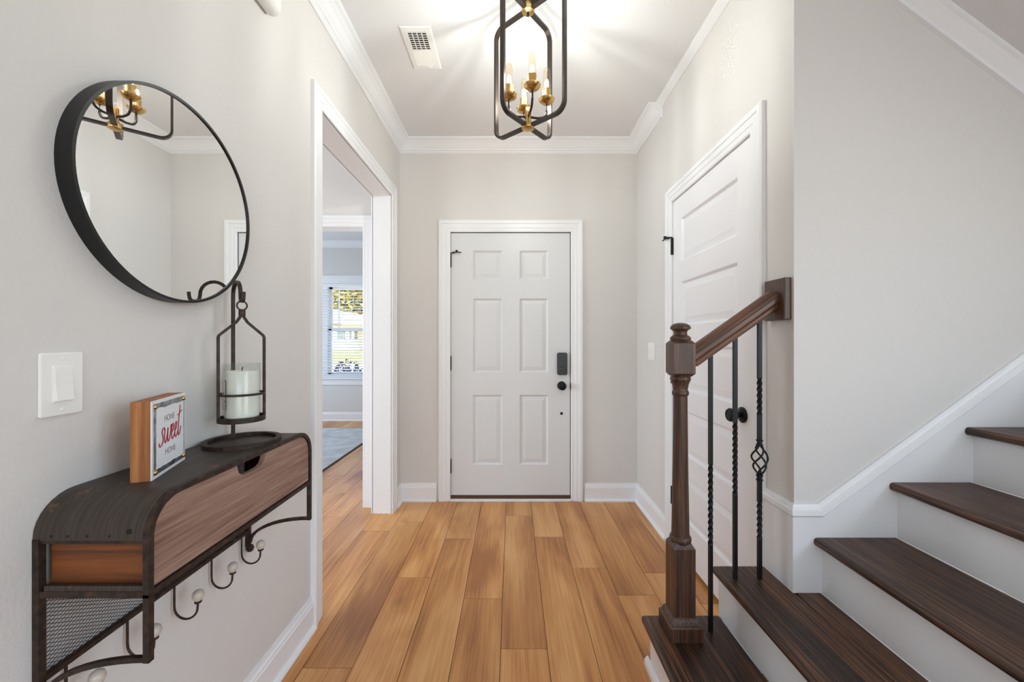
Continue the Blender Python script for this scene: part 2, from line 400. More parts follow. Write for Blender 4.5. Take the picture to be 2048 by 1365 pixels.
# crown: left side of the path is inside the room -> walk clockwise-reversed
mould('trim_crown', [(XR, 2.573), (XR, YD), (XL, YD), (XL, YB)], CROWN, FL, 'white crown moulding around the entry ceiling')
mb = MB()
STRIP = [(0, ZC), (.042, ZC), (.042, ZC - .006), (.004, ZC - .030), (0, ZC - .030)]
mb.plane_sweep([(XR, .3), (XR, 2.573)], STRIP, FL)
tag(mb.build('trim_ceiling_strip', 'trim_paint'), 'plain white strip along the ceiling above the closet door', 'trim', kind='structure')
mould('baseboard_left', [(XL, HO0 - .085), (XL, YB)], BASE, FL, 'white baseboard under the wall shelf', 'baseboard')
mould('baseboard_front_left', [(-.471 - .110, YD), (XL, YD), (XL, HO1 + .087)], BASE, FL, 'white baseboard left of the front door', 'baseboard')
mould('baseboard_right', [(XR, 2.475), (XR, YD), (.448 + .110, YD)], BASE, FL, 'white baseboard right of the front door turning the corner', 'baseboard')
mould('baseboard_front_room', [(-1.13, YF), (-4.4, YF)], BASE, FL, 'white baseboard under the front room window', 'baseboard')
mould('trim_crown_front_room', [(-1.13, 3.2), (-1.13, YF), (-4.4, YF), (-4.4, 3.1)], CROWN, FL, 'white crown moulding above the front room window')
mould('baseboard_hall', [(-.994, YH), (DH1 + .09, YH)], BASE, FL, 'short white baseboard beside the inner doorway', 'baseboard')

# cased opening in the left wall (faces +X)
LW = lambda u, v, d: (XL + d, u, v)
mb = MB(); mb.plane_sweep([(HO0, 0), (HO0, HOZ), (HO1, HOZ), (HO1, 0)], CAS, LW)
t1 = thing('trim_opening', 'white casing around the tall opening in the left wall', 'trim', (XL, HO0, 0), kind='structure')
def child(mb, name, mat, par, label=None, bevel=0):
    o = mb.build(name, mat, par, label, bevel); o.matrix_parent_inverse = Matrix.Translation(par.location).inverted() @ Matrix.Identity(4)
    return o
child(mb, 'casing', 'trim_paint', t1)
mb = MB(); mb.plane_sweep([(HO0, 0), (HO0, HOZ), (HO1, HOZ), (HO1, 0)], CAS, lambda u, v, d: (-.994 - d, u, v)); child(mb, 'casing', 'trim_paint', t1)
mb = MB(); mb.box(-.997, XL + .003, HO0 - .018, HO0, 0, HOZ + .018); child(mb, 'jamb', 'trim_paint', t1)
mb = MB(); mb.box(-.997, XL + .003, HO1, HO1 + .018, 0, HOZ + .018); child(mb, 'jamb', 'trim_paint', t1)
mb = MB(); mb.box(-.997, XL + .003, HO0, HO1, HOZ, HOZ + .018); child(mb, 'head_jamb', 'trim_paint', t1)
# inner doorway
t1 = thing('trim_doorway', 'white casing of the inner doorway leading to the room with the window', 'trim', (DH1, YH, 0), kind='structure')
mb = MB(); mb.plane_sweep([(DH0, 0), (DH0, DHZ), (DH1, DHZ), (DH1, 0)], CAS, lambda u, v, d: (u, YH - d, v)); child(mb, 'casing', 'trim_paint', t1)
for a, b in ((DH0 - .018, DH0), (DH1, DH1 + .018)):
    mb = MB(); mb.box(a, b, YH - .002, 3.095, 0, DHZ + .018); child(mb, 'jamb', 'trim_paint', t1)
mb = MB(); mb.box(DH0, DH1, YH - .002, 3.095, DHZ, DHZ + .018); child(mb, 'head_jamb', 'trim_paint', t1)

# ------------------------------------------------------------------ doors
def panel_slab(par, fn, u0, u1, v0, v1, panels, mat, thick=.04, sink=.008, st=.012, flat=.004, rs=.022, rise=.005):
    """door slab: fn(u,v,d) with d = height in front of the slab face; frame with nested panel pieces"""
    us = sorted({u0, u1} | {p[0] for p in panels} | {p[1] for p in panels}); vs = sorted({v0, v1} | {p[2] for p in panels} | {p[3] for p in panels})
    mb = MB()
    for i in range(len(us) - 1):
        for j in range(len(vs) - 1):
            cu, cv = (us[i] + us[i + 1]) / 2, (vs[j] + vs[j + 1]) / 2
            if any(p[0] < cu < p[1] and p[2] < cv < p[3] for p in panels): continue
            mb.poly([fn(us[i], vs[j], 0), fn(us[i + 1], vs[j], 0), fn(us[i + 1], vs[j + 1], 0), fn(us[i], vs[j + 1], 0)])
    c = [(u0, v0), (u1, v0), (u1, v1), (u0, v1)]
    for k in range(4):
        a, b = c[k], c[(k + 1) % 4]
        mb.poly([fn(a[0], a[1], 0), fn(b[0], b[1], 0), fn(b[0], b[1], -thick), fn(a[0], a[1], -thick)])
    mb.poly([fn(a, b, -thick) for a, b in c])
    child(mb, 'slab', mat, par)
    for a, b, e, f in panels:
        mb = MB(); rows = []
        for ins, d in ((0, 0), (.002, -.001), (st * .5, -sink * .45), (st, -sink), (st + flat, -sink), (st + flat + rs, -sink + rise)):
            rows.append([fn(a + ins, e + ins, d), fn(b - ins, e + ins, d), fn(b - ins, f - ins, d), fn(a + ins, f - ins, d)])
        mb.quad_strip(rows, closed_u=True); mb.poly(rows[-1])
        child(mb, 'panel', mat, par)
def hinge(par, fn, u, v, hh=.1, stop=0):
    mb = MB(); mb.prism([(u - .006, v - hh / 2), (u + .006, v - hh / 2), (u + .006, v + hh / 2), (u - .006, v + hh / 2)], fn, .001, .012)
    c = fn(u, v, .010); mb.lathe([(.0058, -hh / 2), (.0058, hh / 2), (.004, hh / 2 + .006)], 10, c)
    h = child(mb, 'hinge', 'black_metal', par, 'black hinge')
    if stop:
        mb = MB()
        a = Vector(fn(u, v + hh / 2 + .004, .012)); b = Vector(fn(u + stop * .05, v + hh / 2 + .008, .03)); b2 = Vector(fn(u + stop * .085, v + hh / 2 + .004, .032))
        mb.tube([a, (a + b) / 2, b, b2], .0038, 8)
        d = (b - a).normalized(); mb.lathe([(.0, -.008), (.009, -.006), (.010, 0), (.009, .006), (0, .008)], 10, tuple(b + Vector((0, 0, .008))))
        mb.lathe([(.0, -.007), (.008, -.005), (.008, .005), (0, .007)], 10, tuple((a + b) / 2))
        o = mb.build('hinge_stop', 'black_metal', None); o.parent = h
# front door
d1 = thing('door_1', 'white six panel front door with black lock at the end of the hall', 'door', (0, YD, 0), kind='structure')
FD = lambda u, v, d: (u, YD + .006 - d, v)
DX0, DX1 = -.471, .448
panel_slab(d1, FD, DX0, DX1, .04, 2.069,
           [(a, b, c, d) for a, b in ((-.303, -.075), (.058, .280)) for c, d in ((.274, .816), (.988, 1.563), (1.710, 1.934))], 'door_paint', st=.014, sink=.012, flat=.002, rs=.030, rise=.0065)
mb = MB(); mb.plane_sweep([(DX0 - .004, 0), (DX0 - .004, 2.073), (DX1 + .006, 2.073), (DX1 + .006, 0)], [(0, -.02)] + [(w_ * 1.08, d) for w_, d in CAS[1:]], lambda u, v, d: (u, YD - d, v)); child(mb, 'casing', 'trim_paint', d1)
mb = MB(); mb.box(DX0 - .022, DX0 - .003, YD, YD + .13, 0, 2.09); mb.box(DX1 + .005, DX1 + .022, YD, YD + .13, 0, 2.09); mb.box(DX0 - .01, DX1 + .01, YD, YD + .13, 2.073, 2.09); mb.box(DX0 - .01, DX0 + .012, YD + .047, YD + .1, 0, 2.09); mb.box(DX1 - .012, DX1 + .01, YD + .047, YD + .1, 0, 2.09); mb.box(DX0, DX1, YD + .047, YD + .1, 2.06, 2.09)
child(mb, 'jamb', 'trim_paint', d1)
mb = MB(); mb.box(DX1 + .0012, DX1 + .0052, YD + .004, YD + .047, .03, 2.07); child(mb, 'gap_shade', 'dark_gap', d1)  # dark strip painting the shade in the gap beside the slab
mb = MB(); mb.box(DX0 - .003, DX1 + .005, YD - .004, YD + .13, .012, .036); child(mb, 'sill', 'sill_brown', d1, 'brown door sill')
mb = MB(); mb.box(DX0 - .003, DX1 + .005, YD - .024, YD + .03, 0, .016); child(mb, 'threshold', 'trim_paint', d1, bevel=.003)
for v, s_ in ((1.855, 1), (1.06, 0), (.265, 0)): hinge(d1, lambda u, v2, d: FD(u, v2, d), DX0 - .003, v, .105, s_)
mb = MB(); LR = fillet([(.348, .971, 0), (.425, .971, 0), (.425, 1.143, 0), (.348, 1.143, 0)], .014, 5, True)
mb.prism([(p.x, p.y) for p in LR], FD, 0, .028); lk = child(mb, 'lock', 'lock_black', d1, 'dark blue black keypad deadbolt', bevel=.004)
mb = MB(); cx, cz = FD(.386, 1.018, 0)[0], 1.018
mb.lathe([(.021, -.027), (.021, -.031), (.018, -.0335), (.0, -.0335)], 24, (cx, YD + .006, cz), 'Y'); mb.box(cx - .004, cx + .004, YD - .034, YD - .026, cz - .018, cz + .018)
o = mb.build('thumb_turn', 'lock_button', lk); o.parent = lk; 
mb = MB(); mb.lathe([(.034, 0), (.034, -.006), (.03, -.009), (.013, -.012), (.012, -.03), (.02, -.036), (.028, -.044), (.030, -.054), (.026, -.064), (.016, -.068), (.0, -.069)], 28, (.384, YD + .006, .887), 'Y')
child(mb, 'knob', 'black_metal', d1, 'round black door knob')
mb = MB(); mb.lathe([(.0, -.003), (.011, -.003), (.011, 0), (0, 0)], 16, (.383, YD + .006, .672), 'Y'); child(mb, 'hole_plug', 'dark_gap', d1)
mb = MB(); mb.prism([(DX1 + .004, .862), (DX1 + .010, .868), (DX1 + .013, .887), (DX1 + .010, .906), (DX1 + .004, .912)], FD, .004, .016); child(mb, 'strike_plate', 'black_metal', d1)
# closet door
d2 = thing('door_2', 'white five panel closet door behind the stair railing', 'door', (XR, 2.0, 0), kind='structure')
CD = lambda u, v, d: (XR - .002 - d, u, v)
CY0, CY1 = 1.612, 2.39
panel_slab(d2, CD, CY0, CY1, .022, 2.061, [(1.7125, 2.285, tp - .25, tp) for tp in (1.936, 1.572, 1.208, .844, .480)], 'closet_door_paint', st=.012, sink=.013, flat=.001, rs=.034, rise=.0075)
mb = MB(); mb.plane_sweep([(CY1 + .006, 0), (CY1 + .006, 2.066), (CY0 - .005, 2.066), (CY0 - .005, 0)], [(-w_, d) for w_, d in CAS], lambda u, v, d: (XR - d, u, v)) if 0 else mb.plane_sweep([(CY0 - .005, 0), (CY0 - .005, 2.066), (CY1 + .006, 2.066), (CY1 + .006, 0)], CAS, lambda u, v, d: (XR - d, u, v))
child(mb, 'casing', 'trim_paint', d2)
mb = MB(); mb.box(XR, XR + .12, CY0 - .022, CY0 - .004, 0, 2.08); mb.box(XR, XR + .12, CY1 + .005, CY1 + .02, 0, 2.08); mb.box(XR, XR + .12, CY0, CY1, 2.065, 2.082)
mb.box(XR + .04, XR + .08, CY0 - .01, CY0 + .012, 0, 2.07); mb.box(XR + .04, XR + .08, CY1 - .012, CY1 + .01, 0, 2.07); mb.box(XR + .04, XR + .08, CY0, CY1, 2.05, 2.07)
child(mb, 'jamb', 'trim_paint', d2)
for v, s_ in ((1.80, 1), (1.03, 0), (.31, 0)): hinge(d2, CD, CY1 + .004, v, .10, s_)
mb = MB(); kc = (XR - .002, 1.672, .924)
mb.lathe([(.033, 0), (.033, -.006), (.028, -.010), (.012, -.014), (.011, -.034), (.018, -.04), (.027, -.046), (.0285, -.055), (.024, -.062), (.017, -.064), (.016, -.062), (0, -.063)], 28, kc, 'X')
child(mb, 'knob', 'black_metal', d2, 'round black closet knob')
mb = MB(); mb.lathe([(0, -.002), (.028, -.002), (.028, 0), (0, 0)], 20, (0, 0, 0), 'X'); 
for i, vv in enumerate(mb.v): mb.v[i] = (vv[0] + XR - .003, CY0 + .001 + vv[1] * .10, .90 + vv[2])
child(mb, 'strike_plate', 'black_metal', d2)

# ------------------------------------------------------------------ staircase
st = thing('staircase', 'dark oak treads with white risers climbing to the right', 'staircase', (.52, .9, 0))
RISE = .188; nose = [.492, .760, 1.0257, 1.283, 1.540, 1.797, 2.054]
YN = .38; YO = 1.529
for i in range(6):
    ztop = RISE * (i + 1); yb = YO if i < 2 else YS
    x1 = nose[i + 1] + .03
    mb = MB()
    if i == 1:
        mb.box(nose[i], XR - .001, YN, yb, ztop - .027, ztop); mb.box(XR - .001, x1, YN, YS - .001, ztop - .027, ztop)
    else: mb.box(nose[i], x1, YN, yb - (0 if i < 2 else .001), ztop - .027, ztop)
    o = child(mb, 'tread', 'tread_oak_y', st)
    b = o.modifiers.new('bevel', 'BEVEL'); b.width = .011; b.segments = 3; b.limit_method = 'ANGLE'; b.angle_limit = math.radians(60)
    mb = MB(); yb2 = YO - .025 if i < 1 else (YO - .004 if i == 1 else YS - .001)
    mb.box(nose[i] + .028, nose[i] + .046, YN + .01, yb2, RISE * i, ztop - .027); child(mb, 'riser', 'trim_paint', st)
mb = MB(); mb.box(nose[0] + .046, XR - .03, YO - .045, YO - .026, 0, RISE - .027); mb.box(nose[1] + .03, XR - .024, YO - .022, YO - .004, 0, 2 * RISE - .027); child(mb, 'end_panel', 'trim_paint', st)
mb = MB(); mb.plane_sweep([(nose[0] + .028, YO), (nose[0] + .028, YN)], [(w_ , z_) for w_, z_ in ((0, 0), (0, .03), (-.006, .028), (-.014, .018), (-.016, 0))], FL); child(mb, 'shoe_moulding', 'trim_paint', st)
# skirt board with cap on the stair wall and the short return
xk = XR + .075
top = lambda X: .676 + max(0, (X - xk)) * .7315
mb = MB(); mb.prism([(XR - .012, 2 * RISE), (XE - .002, 2 * RISE), (XE - .002, top(XE) - .03), (xk, .646), (XR - .012, .646)], lambda u, v, d: (u, d, v), YS - .012, YS)
mb.box(XR - .012, XR, YS, 1.525, 2 * RISE, .646); child(mb, 'skirt_board', 'trim_paint', st)
CAP = [(0, 0), (0, .008), (-.006, .012), (-.014, .014), (-.018, .020), (-.034, .022), (-.040, .016), (-.043, .012), (-.043, 0)]
CAP3 = [(w_, d + .0) for w_, d in CAP]
# cap follows wall_right then wall_stair: two mitred pieces
mb = MB(); mb.plane_sweep([(XR - .02, .676), (xk, .676), (XE - .002, top(XE - .002))], CAP3, lambda u, v, d: (max(u, XR - d), YS - d, v)); child(mb, 'skirt_cap', 'trim_paint', st)
mb = MB(); mb.plane_sweep([(1.526, .676), (YS - .03, .676)], [(-w_, d) for w_, d in CAP3], lambda u, v, d: (XR - d, max(u, YS - d), v)); child(mb, 'skirt_cap', 'trim_paint', st)

# railing
NX, NY = .606, 1.44
rl = thing('stair_railing', 'dark oak newel post and handrail with black iron balusters on the lower stairs', 'railing', (NX, NY, RISE))
B = .038
def sqprof(mb, prof):
    rows = [[(NX - r, NY - r, z), (NX + r, NY - r, z), (NX + r, NY + r, z), (NX - r, NY + r, z)] for r, z in prof]
    mb.quad_strip(rows, closed_u=True); mb.poly(rows[0][::-1]); mb.poly(rows[-1])
npo = bpy.data.objects.new('newel_post', None)
mb = MB(); mb.lathe([(.030, .508), (.036, .516), (.0375, .524), (.036, .532), (.031, .537), (.031, .541), (.0303, .546), (.0262, .80), (.0246, .95), (.0243, 1.032), (.0243, 1.036), (.028, 1.040), (.0288, 1.046), (.028, 1.052), (.0252, 1.056), (.0252, 1.062), (.028, 1.078), (.033, 1.090), (.0345, 1.093), (.0355, 1.099), (.034, 1.104), (.030, 1.108), (.03, 1.116)], 32, (NX, NY, 0), cap=True)
npost = child(mb, 'newel_post', 'oak_dark_z', rl, 'turned dark oak newel post')
def sub(mb, name, mat, label=None, bevel=0, par=None):
    par = par or npost; o = mb.build(name, mat, par, label, bevel); return o
def subw(mb, name, mat, par, label=None, bevel=0):
    """sub-part given in world coordinates; parent itself was placed by child()"""
    o = mb.build(name, mat, par, label, bevel); return o
mb = MB(); sqprof(mb, [(B, RISE + .06), (B, .500), (B - .008, .513), (.028, .517)]); subw(mb, 'lower_block', 'oak_dark_z', npost)
mb = MB(); sqprof(mb, [(B - .010, 1.107), (B, 1.118), (B, 1.224), (B - .010, 1.235)])
subw(mb, 'upper_block', 'oak_dark_z', npost)
mb = MB(); sqprof(mb, [(.057, RISE), (.057, RISE + .046), (.054, RISE + .050), (.050, RISE + .052), (.047, RISE + .062), (.043, RISE + .070), (.0385, RISE + .074)]); subw(mb, 'plinth', 'oak_dark_z', npost)
mb = MB(); mb.lathe([(.033, 1.234), (.0355, 1.239), (.0355, 1.244), (.031, 1.250), (.024, 1.254), (.0225, 1.260), (.0225, 1.266), (.027, 1.272), (.0345, 1.276), (.0352, 1.281), (.031, 1.289), (.022, 1.295), (.010, 1.298), (0, 1.2985)], 32, (NX, NY, 0)); subw(mb, 'finial', 'oak_dark_z', npost)
# handrail
ra = Vector((NX + B - .004, NY, 1.170)); rb = Vector((XR - .022, NY, 1.386))
HR = [(-.020, -.033), (.020, -.033), (.022, -.026), (.0235, -.016), (.030, -.006), (.0305, .006), (.026, .020), (.016, .030), (.006, .033), (-.006, .033), (-.016, .030), (-.026, .020), (-.0305, .006), (-.030, -.006), (-.0235, -.016), (-.022, -.026)]
mb = MB(); mb.sweep([(0, 0, 0), ((rb - ra).length, 0, 0)], HR)
hr = child(mb, 'handrail', 'oak_dark_x', rl); hr.location = ra; hr.rotation_euler = (0, -math.atan2(rb.z - ra.z, rb.x - ra.x), 0)
mb = MB(); mb.box(XR - .024, XR, 1.383, 1.495, 1.307, 1.454); child(mb, 'wall_plate', 'oak_dark_z', rl, 'rectangular oak end plate on the wall', bevel=.003)
def railz(x): return ra.z + (x - ra.x) * (rb.z - ra.z) / (rb.x - ra.x) - .038
def twist(x, y, z0, z1, tw, s=.0125):
    zs = [z0]; 
    for a, b, n in tw:
        zs += [a + (b - a) * k / 40 for k in range(41)]
    zs.append(z1); rows = []
    for z in zs:
        ang = 0
        for a, b, n in tw: ang += n * 2 * PI * min(1, max(0, (z - a) / (b - a)))
        # pinch the twisted bit a touch
        r = s / 2 * math.sqrt(2)
        rows.append([(x + r * math.cos(ang + PI / 4 + k * PI / 2), y + r * math.sin(ang + PI / 4 + k * PI / 2), z) for k in range(4)])
    mb = MB(); mb.quad_strip(rows, closed_u=True); mb.poly(rows[0][::-1]); mb.poly(rows[-1]); return mb
child(twist(.7145, NY, RISE, railz(.7145) + .01, [(.50, .79, 3)]), 'baluster', 'baluster_iron', rl)
child(twist(.803, NY, 2 * RISE, railz(.803) + .01, [(.68, .94, 3)]), 'baluster', 'baluster_iron', rl)
b3 = child(twist(.891, NY, 2 * RISE, .746, [(.52, .655, 1.5)]), 'baluster', 'baluster_iron', rl, 'black iron baluster with an open basket')
subw(twist(.891, NY, .868, railz(.891) + .01, [(.965, 1.10, 1.5)]), 'upper_bar', 'baluster_iron', b3)
mb = MB()
for k in range(4):
    pts = []
    for q in range(25):
        tt = q / 24; r = .0045 + .0215 * math.sin(PI * tt) ** .9; a = k * PI / 2 + tt * PI * 1.15 + .4
        pts.append((.891 + r * math.cos(a), NY + r * math.sin(a), .752 + .108 * tt))
    mb.tube(pts, .0033, 6)
subw(mb, 'basket', 'baluster_iron', b3)
for zc in (.742, .868):
    mb = MB(); mb.lathe([(.006, -.011), (.0115, -.011), (.0115, -.007), (.009, -.006), (.009, .004), (.0115, .005), (.0115, .009), (.009, .011), (.006, .011)], 12, (.891, NY, zc)); subw(mb, 'collar', 'baluster_iron', b3)

# ------------------------------------------------------------------ round mirror
MY, MZ, MR = 1.010, 1.586, .2558
mi = thing('wall_mirror', 'large round mirror with a deep black metal rim on the left wall', 'mirror', (XL, MY, MZ))
mb = MB(); mb.lathe([(MR, 0), (MR, .034), (MR - .0065, .034), (MR - .0065, .029), (MR - .0065, .006)], 96, (XL, MY, MZ), 'X', cap=False)
o = child(mb, 'rim', 'mirror_frame_black', mi)
for p_ in o.data.polygons: p_.use_smooth = True
e = o.modifiers.new('edge', 'EDGE_SPLIT'); e.split_angle = math.radians(40)
mb = MB(); mb.lathe([(MR - .005, .004), (MR - .005, .0305)], 96, (XL, MY, MZ), 'X', smooth=False); child(mb, 'glass', 'mirror_glass', mi, 'mirror glass')

# ------------------------------------------------------------------ wall shelf with drawer and hooks
XF, SY0, SY1, SZ, SR, SB = -.659, .720, 1.305, .947, .070, .775
sh = thing('wall_shelf', 'rustic wall shelf with wooden drawer front, rusty metal frame and coat hooks', 'shelf', (XL, 1.012, .56))
def archpts(y0, y1, zt, r, zb, seg=8):
    P = [(y0, zb)]
    for k in range(seg + 1):
        a = PI - PI / 2 * k / seg; P.append((y0 + r + r * math.cos(a), zt - r + r * math.sin(a)))
    for k in range(seg + 1):
        a = PI / 2 - PI / 2 * k / seg; P.append((y1 - r + r * math.cos(a), zt - r + r * math.sin(a)))
    P.append((y1, zb)); return P
outer = archpts(SY0, SY1, SZ, SR, SZ - SR - .004); inner = archpts(SY0 + .003, SY1 - .003, SZ - .003, SR - .003, SZ - SR - .004)
mb = MB(); x0, x1 = XL + .001, XF
rows = [[(x0, a, b), (x1, a, b), (x1, c, d), (x0, c, d)] for (a, b), (c, d) in zip(outer, inner)]
mb.quad_strip(rows, closed_u=True, smooth=False); mb.poly(rows[0]); mb.poly(rows[-1])
o = child(mb, 'top_sheet', 'sheet_metal', sh, 'curved brown metal top with scuffed patches')
for p_ in o.data.polygons: p_.use_smooth = True
e = o.modifiers.new('edge', 'EDGE_SPLIT'); e.split_angle = math.radians(35)
fp = [(XF, a, b) for a, b in archpts(SY0 + .005, SY1 - .005, SZ - .005, SR - .005, SB)]
mb = MB(); mb.bar(fp, .011, .011, closed=True, up=(1, 0, 0)); child(mb, 'front_frame', 'rust_iron', sh)
# drawer front
ap = archpts(SY0 + .013, SY1 - .013, SZ - .013, SR - .013, SB + .008)
cut = [(1.068, SZ - .013), (1.066, SZ - .024), (1.058, SZ - .036), (1.045, SZ - .042), (1.012, SZ - .0435), (.980, SZ - .042), (.968, SZ - .036), (.962, SZ - .030), (.958, SZ - .013)]
half = len(ap) // 2
polyl = ap[:half] + cut[::-1] + ap[half:]
mb = MB(); mb.prism(polyl, lambda u, v, d: (d, u, v), XF - .012, XF + .001); child(mb, 'drawer_front', 'weathered_board', sh, 'weathered red brown plank drawer front with a scooped handle')
mb = MB(); mb.box(XL + .012, XF - .012, SY0 + .01, SY1 - .01, SB + .002, SB + .012); child(mb, 'drawer_bottom', 'amber_board', sh)
for y, dy in ((SY0, 1), (SY1, -1)):
    mb = MB(); mb.box(XL + .022, XF - .004, min(y + dy * .012, y + dy * .024), max(y + dy * .012, y + dy * .024), SB + .012, SZ - SR + .01)
    child(mb, 'side_board', 'amber_board', sh, 'amber varnished wooden end board')
    yc = y + dy * .005
    mb = MB(); mb.box(XL + .001, XF - .004, yc - .005, yc + .005, SB - .006, SB + .006); child(mb, 'side_bar', 'rust_iron', sh)
    mb = MB(); mb.box(XL + .020, XF - .004, yc - .004, yc + .004, SB + .006, SB + .016); child(mb, 'side_lip', 'sheet_metal', sh)
    mb = MB(); mb.box(XL + .001, XF - .004, yc - .004, yc + .004, SZ - SR - .010, SZ - SR - .002); child(mb, 'side_bar', 'rust_iron', sh)
    mb = MB(); mb.box(XL + .001, XL + .013, yc - .006, yc + .006, .566, SZ - SR - .002); child(mb, 'wall_post', 'rust_iron', sh)
    mb = MB(); mb.lathe([(0, -.012), (.008, -.0095), (.012, 0), (.008, .0095), (0, .012)], 14, (XL + .013, yc, .560)); child(mb, 'ball_end', 'rust_iron', sh)
    mb = MB(); mb.box(XF - .0055, XF + .0055, yc - .0055, yc + .0055, .652, SB); child(mb, 'front_post', 'rust_iron', sh)
    arc = [(XF + .002, yc, .657)] + [(XL + .013 + (XF - XL - .013) * (1 - math.cos(a)), yc, .657 - .078 * (1 - math.sin(a))) for a in [PI / 2 * (1 - k / 12) for k in range(13)]]
    mb = MB(); mb.bar(arc, .009, .009, up=(0, 1, 0)); child(mb, 'curved_brace', 'rust_iron', sh)
mb = MB(); mb.box(XL + .002, XL + .014, SY0 + .01, SY1 - .01, .612, .622); child(mb, 'hook_rail', 'rust_iron', sh)
# diamond mesh behind
mb = MB(); xm = XL + .008; dy_, dz_ = .0125, .0072; r = .00055
zb0, zb1 = .622, SB - .004; Ls = SY1 - SY0 - .02; sl = dz_ / dy_
def mline(y0, z0, y1, z1, x):
    d = Vector((0, y1 - y0, z1 - z0)).normalized(); n_ = Vector((0, -d.z, d.y)) * r
    a = Vector((x, y0, z0)); b = Vector((x, y1, z1))
    mb.quad_strip([[a + n_, a - n_, a + Vector((r * 1.6, 0, 0))], [b + n_, b - n_, b + Vector((r * 1.6, 0, 0))]], closed_u=True)
ya, yb = SY0 + .01, SY1 - .01; hz = zb1 - zb0; run = hz / sl
k = ya - run
while k < yb:
    for sg in (1, -1):
        s0, s1 = max(k, ya), min(k + run, yb)
        if s1 > s0:
            za, zz = (s0 - k) * sl, (s1 - k) * sl
            if sg == 1: mline(s0, zb0 + za, s1, zb0 + zz, xm)
            else: mline(s0, zb1 - za, s1, zb1 - zz, xm + .0006)
    k += dy_
o = child(mb, 'wire_mesh', 'rust_iron', sh, 'fine diamond wire mesh'); o['kind'] = 'stuff'
for hy in (1.259, 1.133, 1.008, .885, .763):
    pts = [(XL + .013, hy, .617), (XL + .013, hy, .565)] + [(XL + .013 + .0295 * (1 - math.cos(a)), hy, .562 - .030 * math.sin(a)) for a in [PI * k / 12 for k in range(1, 12)]] + [(XL + .072, hy, .565), (XL + .073, hy, .578)]
    mb = MB(); mb.tube(pts, .0026, 8); hk = child(mb, 'coat_hook', 'rust_iron', sh)
    mb = MB(); mb.lathe([(.004, .572), (.008, .574), (.008, .577), (.005, .579)], 12, (XL + .073, hy, 0)); subw(mb, 'knob_collar', 'rust_iron', hk)
    mb = MB(); mb.lathe([(.004, .577), (.009, .581), (.0125, .588), (.0130, .593), (.0112, .600), (.006, .6045), (0, .606)], 16, (XL + .073, hy, 0)); subw(mb, 'knob', 'ceramic', hk, 'white ceramic knob')
for xx in (-.83, -.80, -.765, -.725):
    mb = MB(); mb.lathe([(0, -.0012), (.0016, -.0008), (.0022, 0)], 8, (xx, SY0 - .0002, SZ - SR + .004), 'Y'); child(mb, 'rivet', 'dark_gap', sh)
mb = MB(); mb.lathe([(0, -.002), (.004, -.0015), (.005, 0)], 10, (-.690, SY0 + .0008, SZ - SR + .012), 'Y'); child(mb, 'screw', 'dark_gap', sh)

# ------------------------------------------------------------------ sign
P0 = Vector((-.735, .816, SZ)); U = Vector((-.347, .938, 0)).normalized(); NN = Vector((U.y, -U.x, 0)); SW, SHT, TH = .162, .162, .035
sg = thing('wooden_sign', 'small wood block sign reading home sweet home standing on the shelf', 'sign', tuple(P0))
SF = lambda u, v, d: P0 + U * u + NN * d + Vector((0, 0, v))
mb = MB(); mb.prism([(0, 0), (SW, 0), (SW, SHT), (0, SHT)], SF, -TH, -.002); child(mb, 'wood_block', 'pine_block', sg, 'raw pine block')
mb = MB(); mb.prism([(0, 0), (SW, 0), (SW, SHT), (0, SHT)], SF, -.002, 0); child(mb, 'white_edge', 'paper_white', sg)
mb = MB(); mb.prism([(.007, .007), (SW - .006, .007), (SW - .006, SHT - .007), (.007, SHT - .007)], SF, 0, .0006); child(mb, 'metal_plate', 'galvanized', sg, 'worn galvanized plate')
rr = random.Random(3); pts = []
def edge(a, b, n):
    for k in range(n):
        t_ = k / n; pts.append((a[0] + (b[0] - a[0]) * t_ + rr.uniform(-.0012, .0012), a[1] + (b[1] - a[1]) * t_ + rr.uniform(-.0012, .0012)))
c4 = [(.017, .018), (SW - .011, .017), (SW - .012, SHT - .019), (.018, SHT - .018)]
for k in range(4): edge(c4[k], c4[(k + 1) % 4], 14)
mb = MB(); mb.prism(pts, SF, .0006, .0010); child(mb, 'painted_face', 'paper_white', sg, 'white painted face with ragged edges')
def strokes(lst, name, mat, wd, calli=0.0, d=.0010):
    mb = MB()
    for s_ in lst:
        P = [Vector(p) for p in s_]; n = len(P); rows = []
        for i in range(n):
            t_ = (P[min(i + 1, n - 1)] - P[max(i - 1, 0)]).normalized(); nm = Vector((-t_.y, t_.x))
            w_ = wd * (1 - calli + calli * abs(t_.y) ** 1.2) if calli else wd
            a, b = P[i] + nm * w_ / 2, P[i] - nm * w_ / 2
            rows.append([SF(a.x, a.y, d), SF(b.x, b.y, d), SF(b.x, b.y, d + .0003), SF(a.x, a.y, d + .0003)])
        mb.quad_strip(rows, closed_u=True); mb.poly(rows[0]); mb.poly(rows[-1])
    child(mb, name, mat, sg)
def HOME(u0, v0, w, h):
    L = {'H': [[(0, 0), (0, 1)], [(1, 0), (1, 1)], [(0, .52), (1, .52)]], 'O': [[(.5 + .55 * math.cos(a), .5 + .5 * math.sin(a)) for a in [2 * PI * k / 20 for k in range(21)]]],
         'M': [[(0, 0), (.08, 1), (.5, .25), (.92, 1), (1, 0)]], 'E': [[(.85, 1), (0, 1), (0, 0), (.85, 0)], [(0, .52), (.75, .52)]]}
    out = []; x = u0; cw = {'H': .19, 'O': .21, 'M': .22, 'E': .15}
    for ch in 'HOME':
        for s_ in L[ch]: out.append([(x + a * cw[ch] * w, v0 + b * h) for a, b in s_])
        x += (cw[ch] + .077) * w
    return out
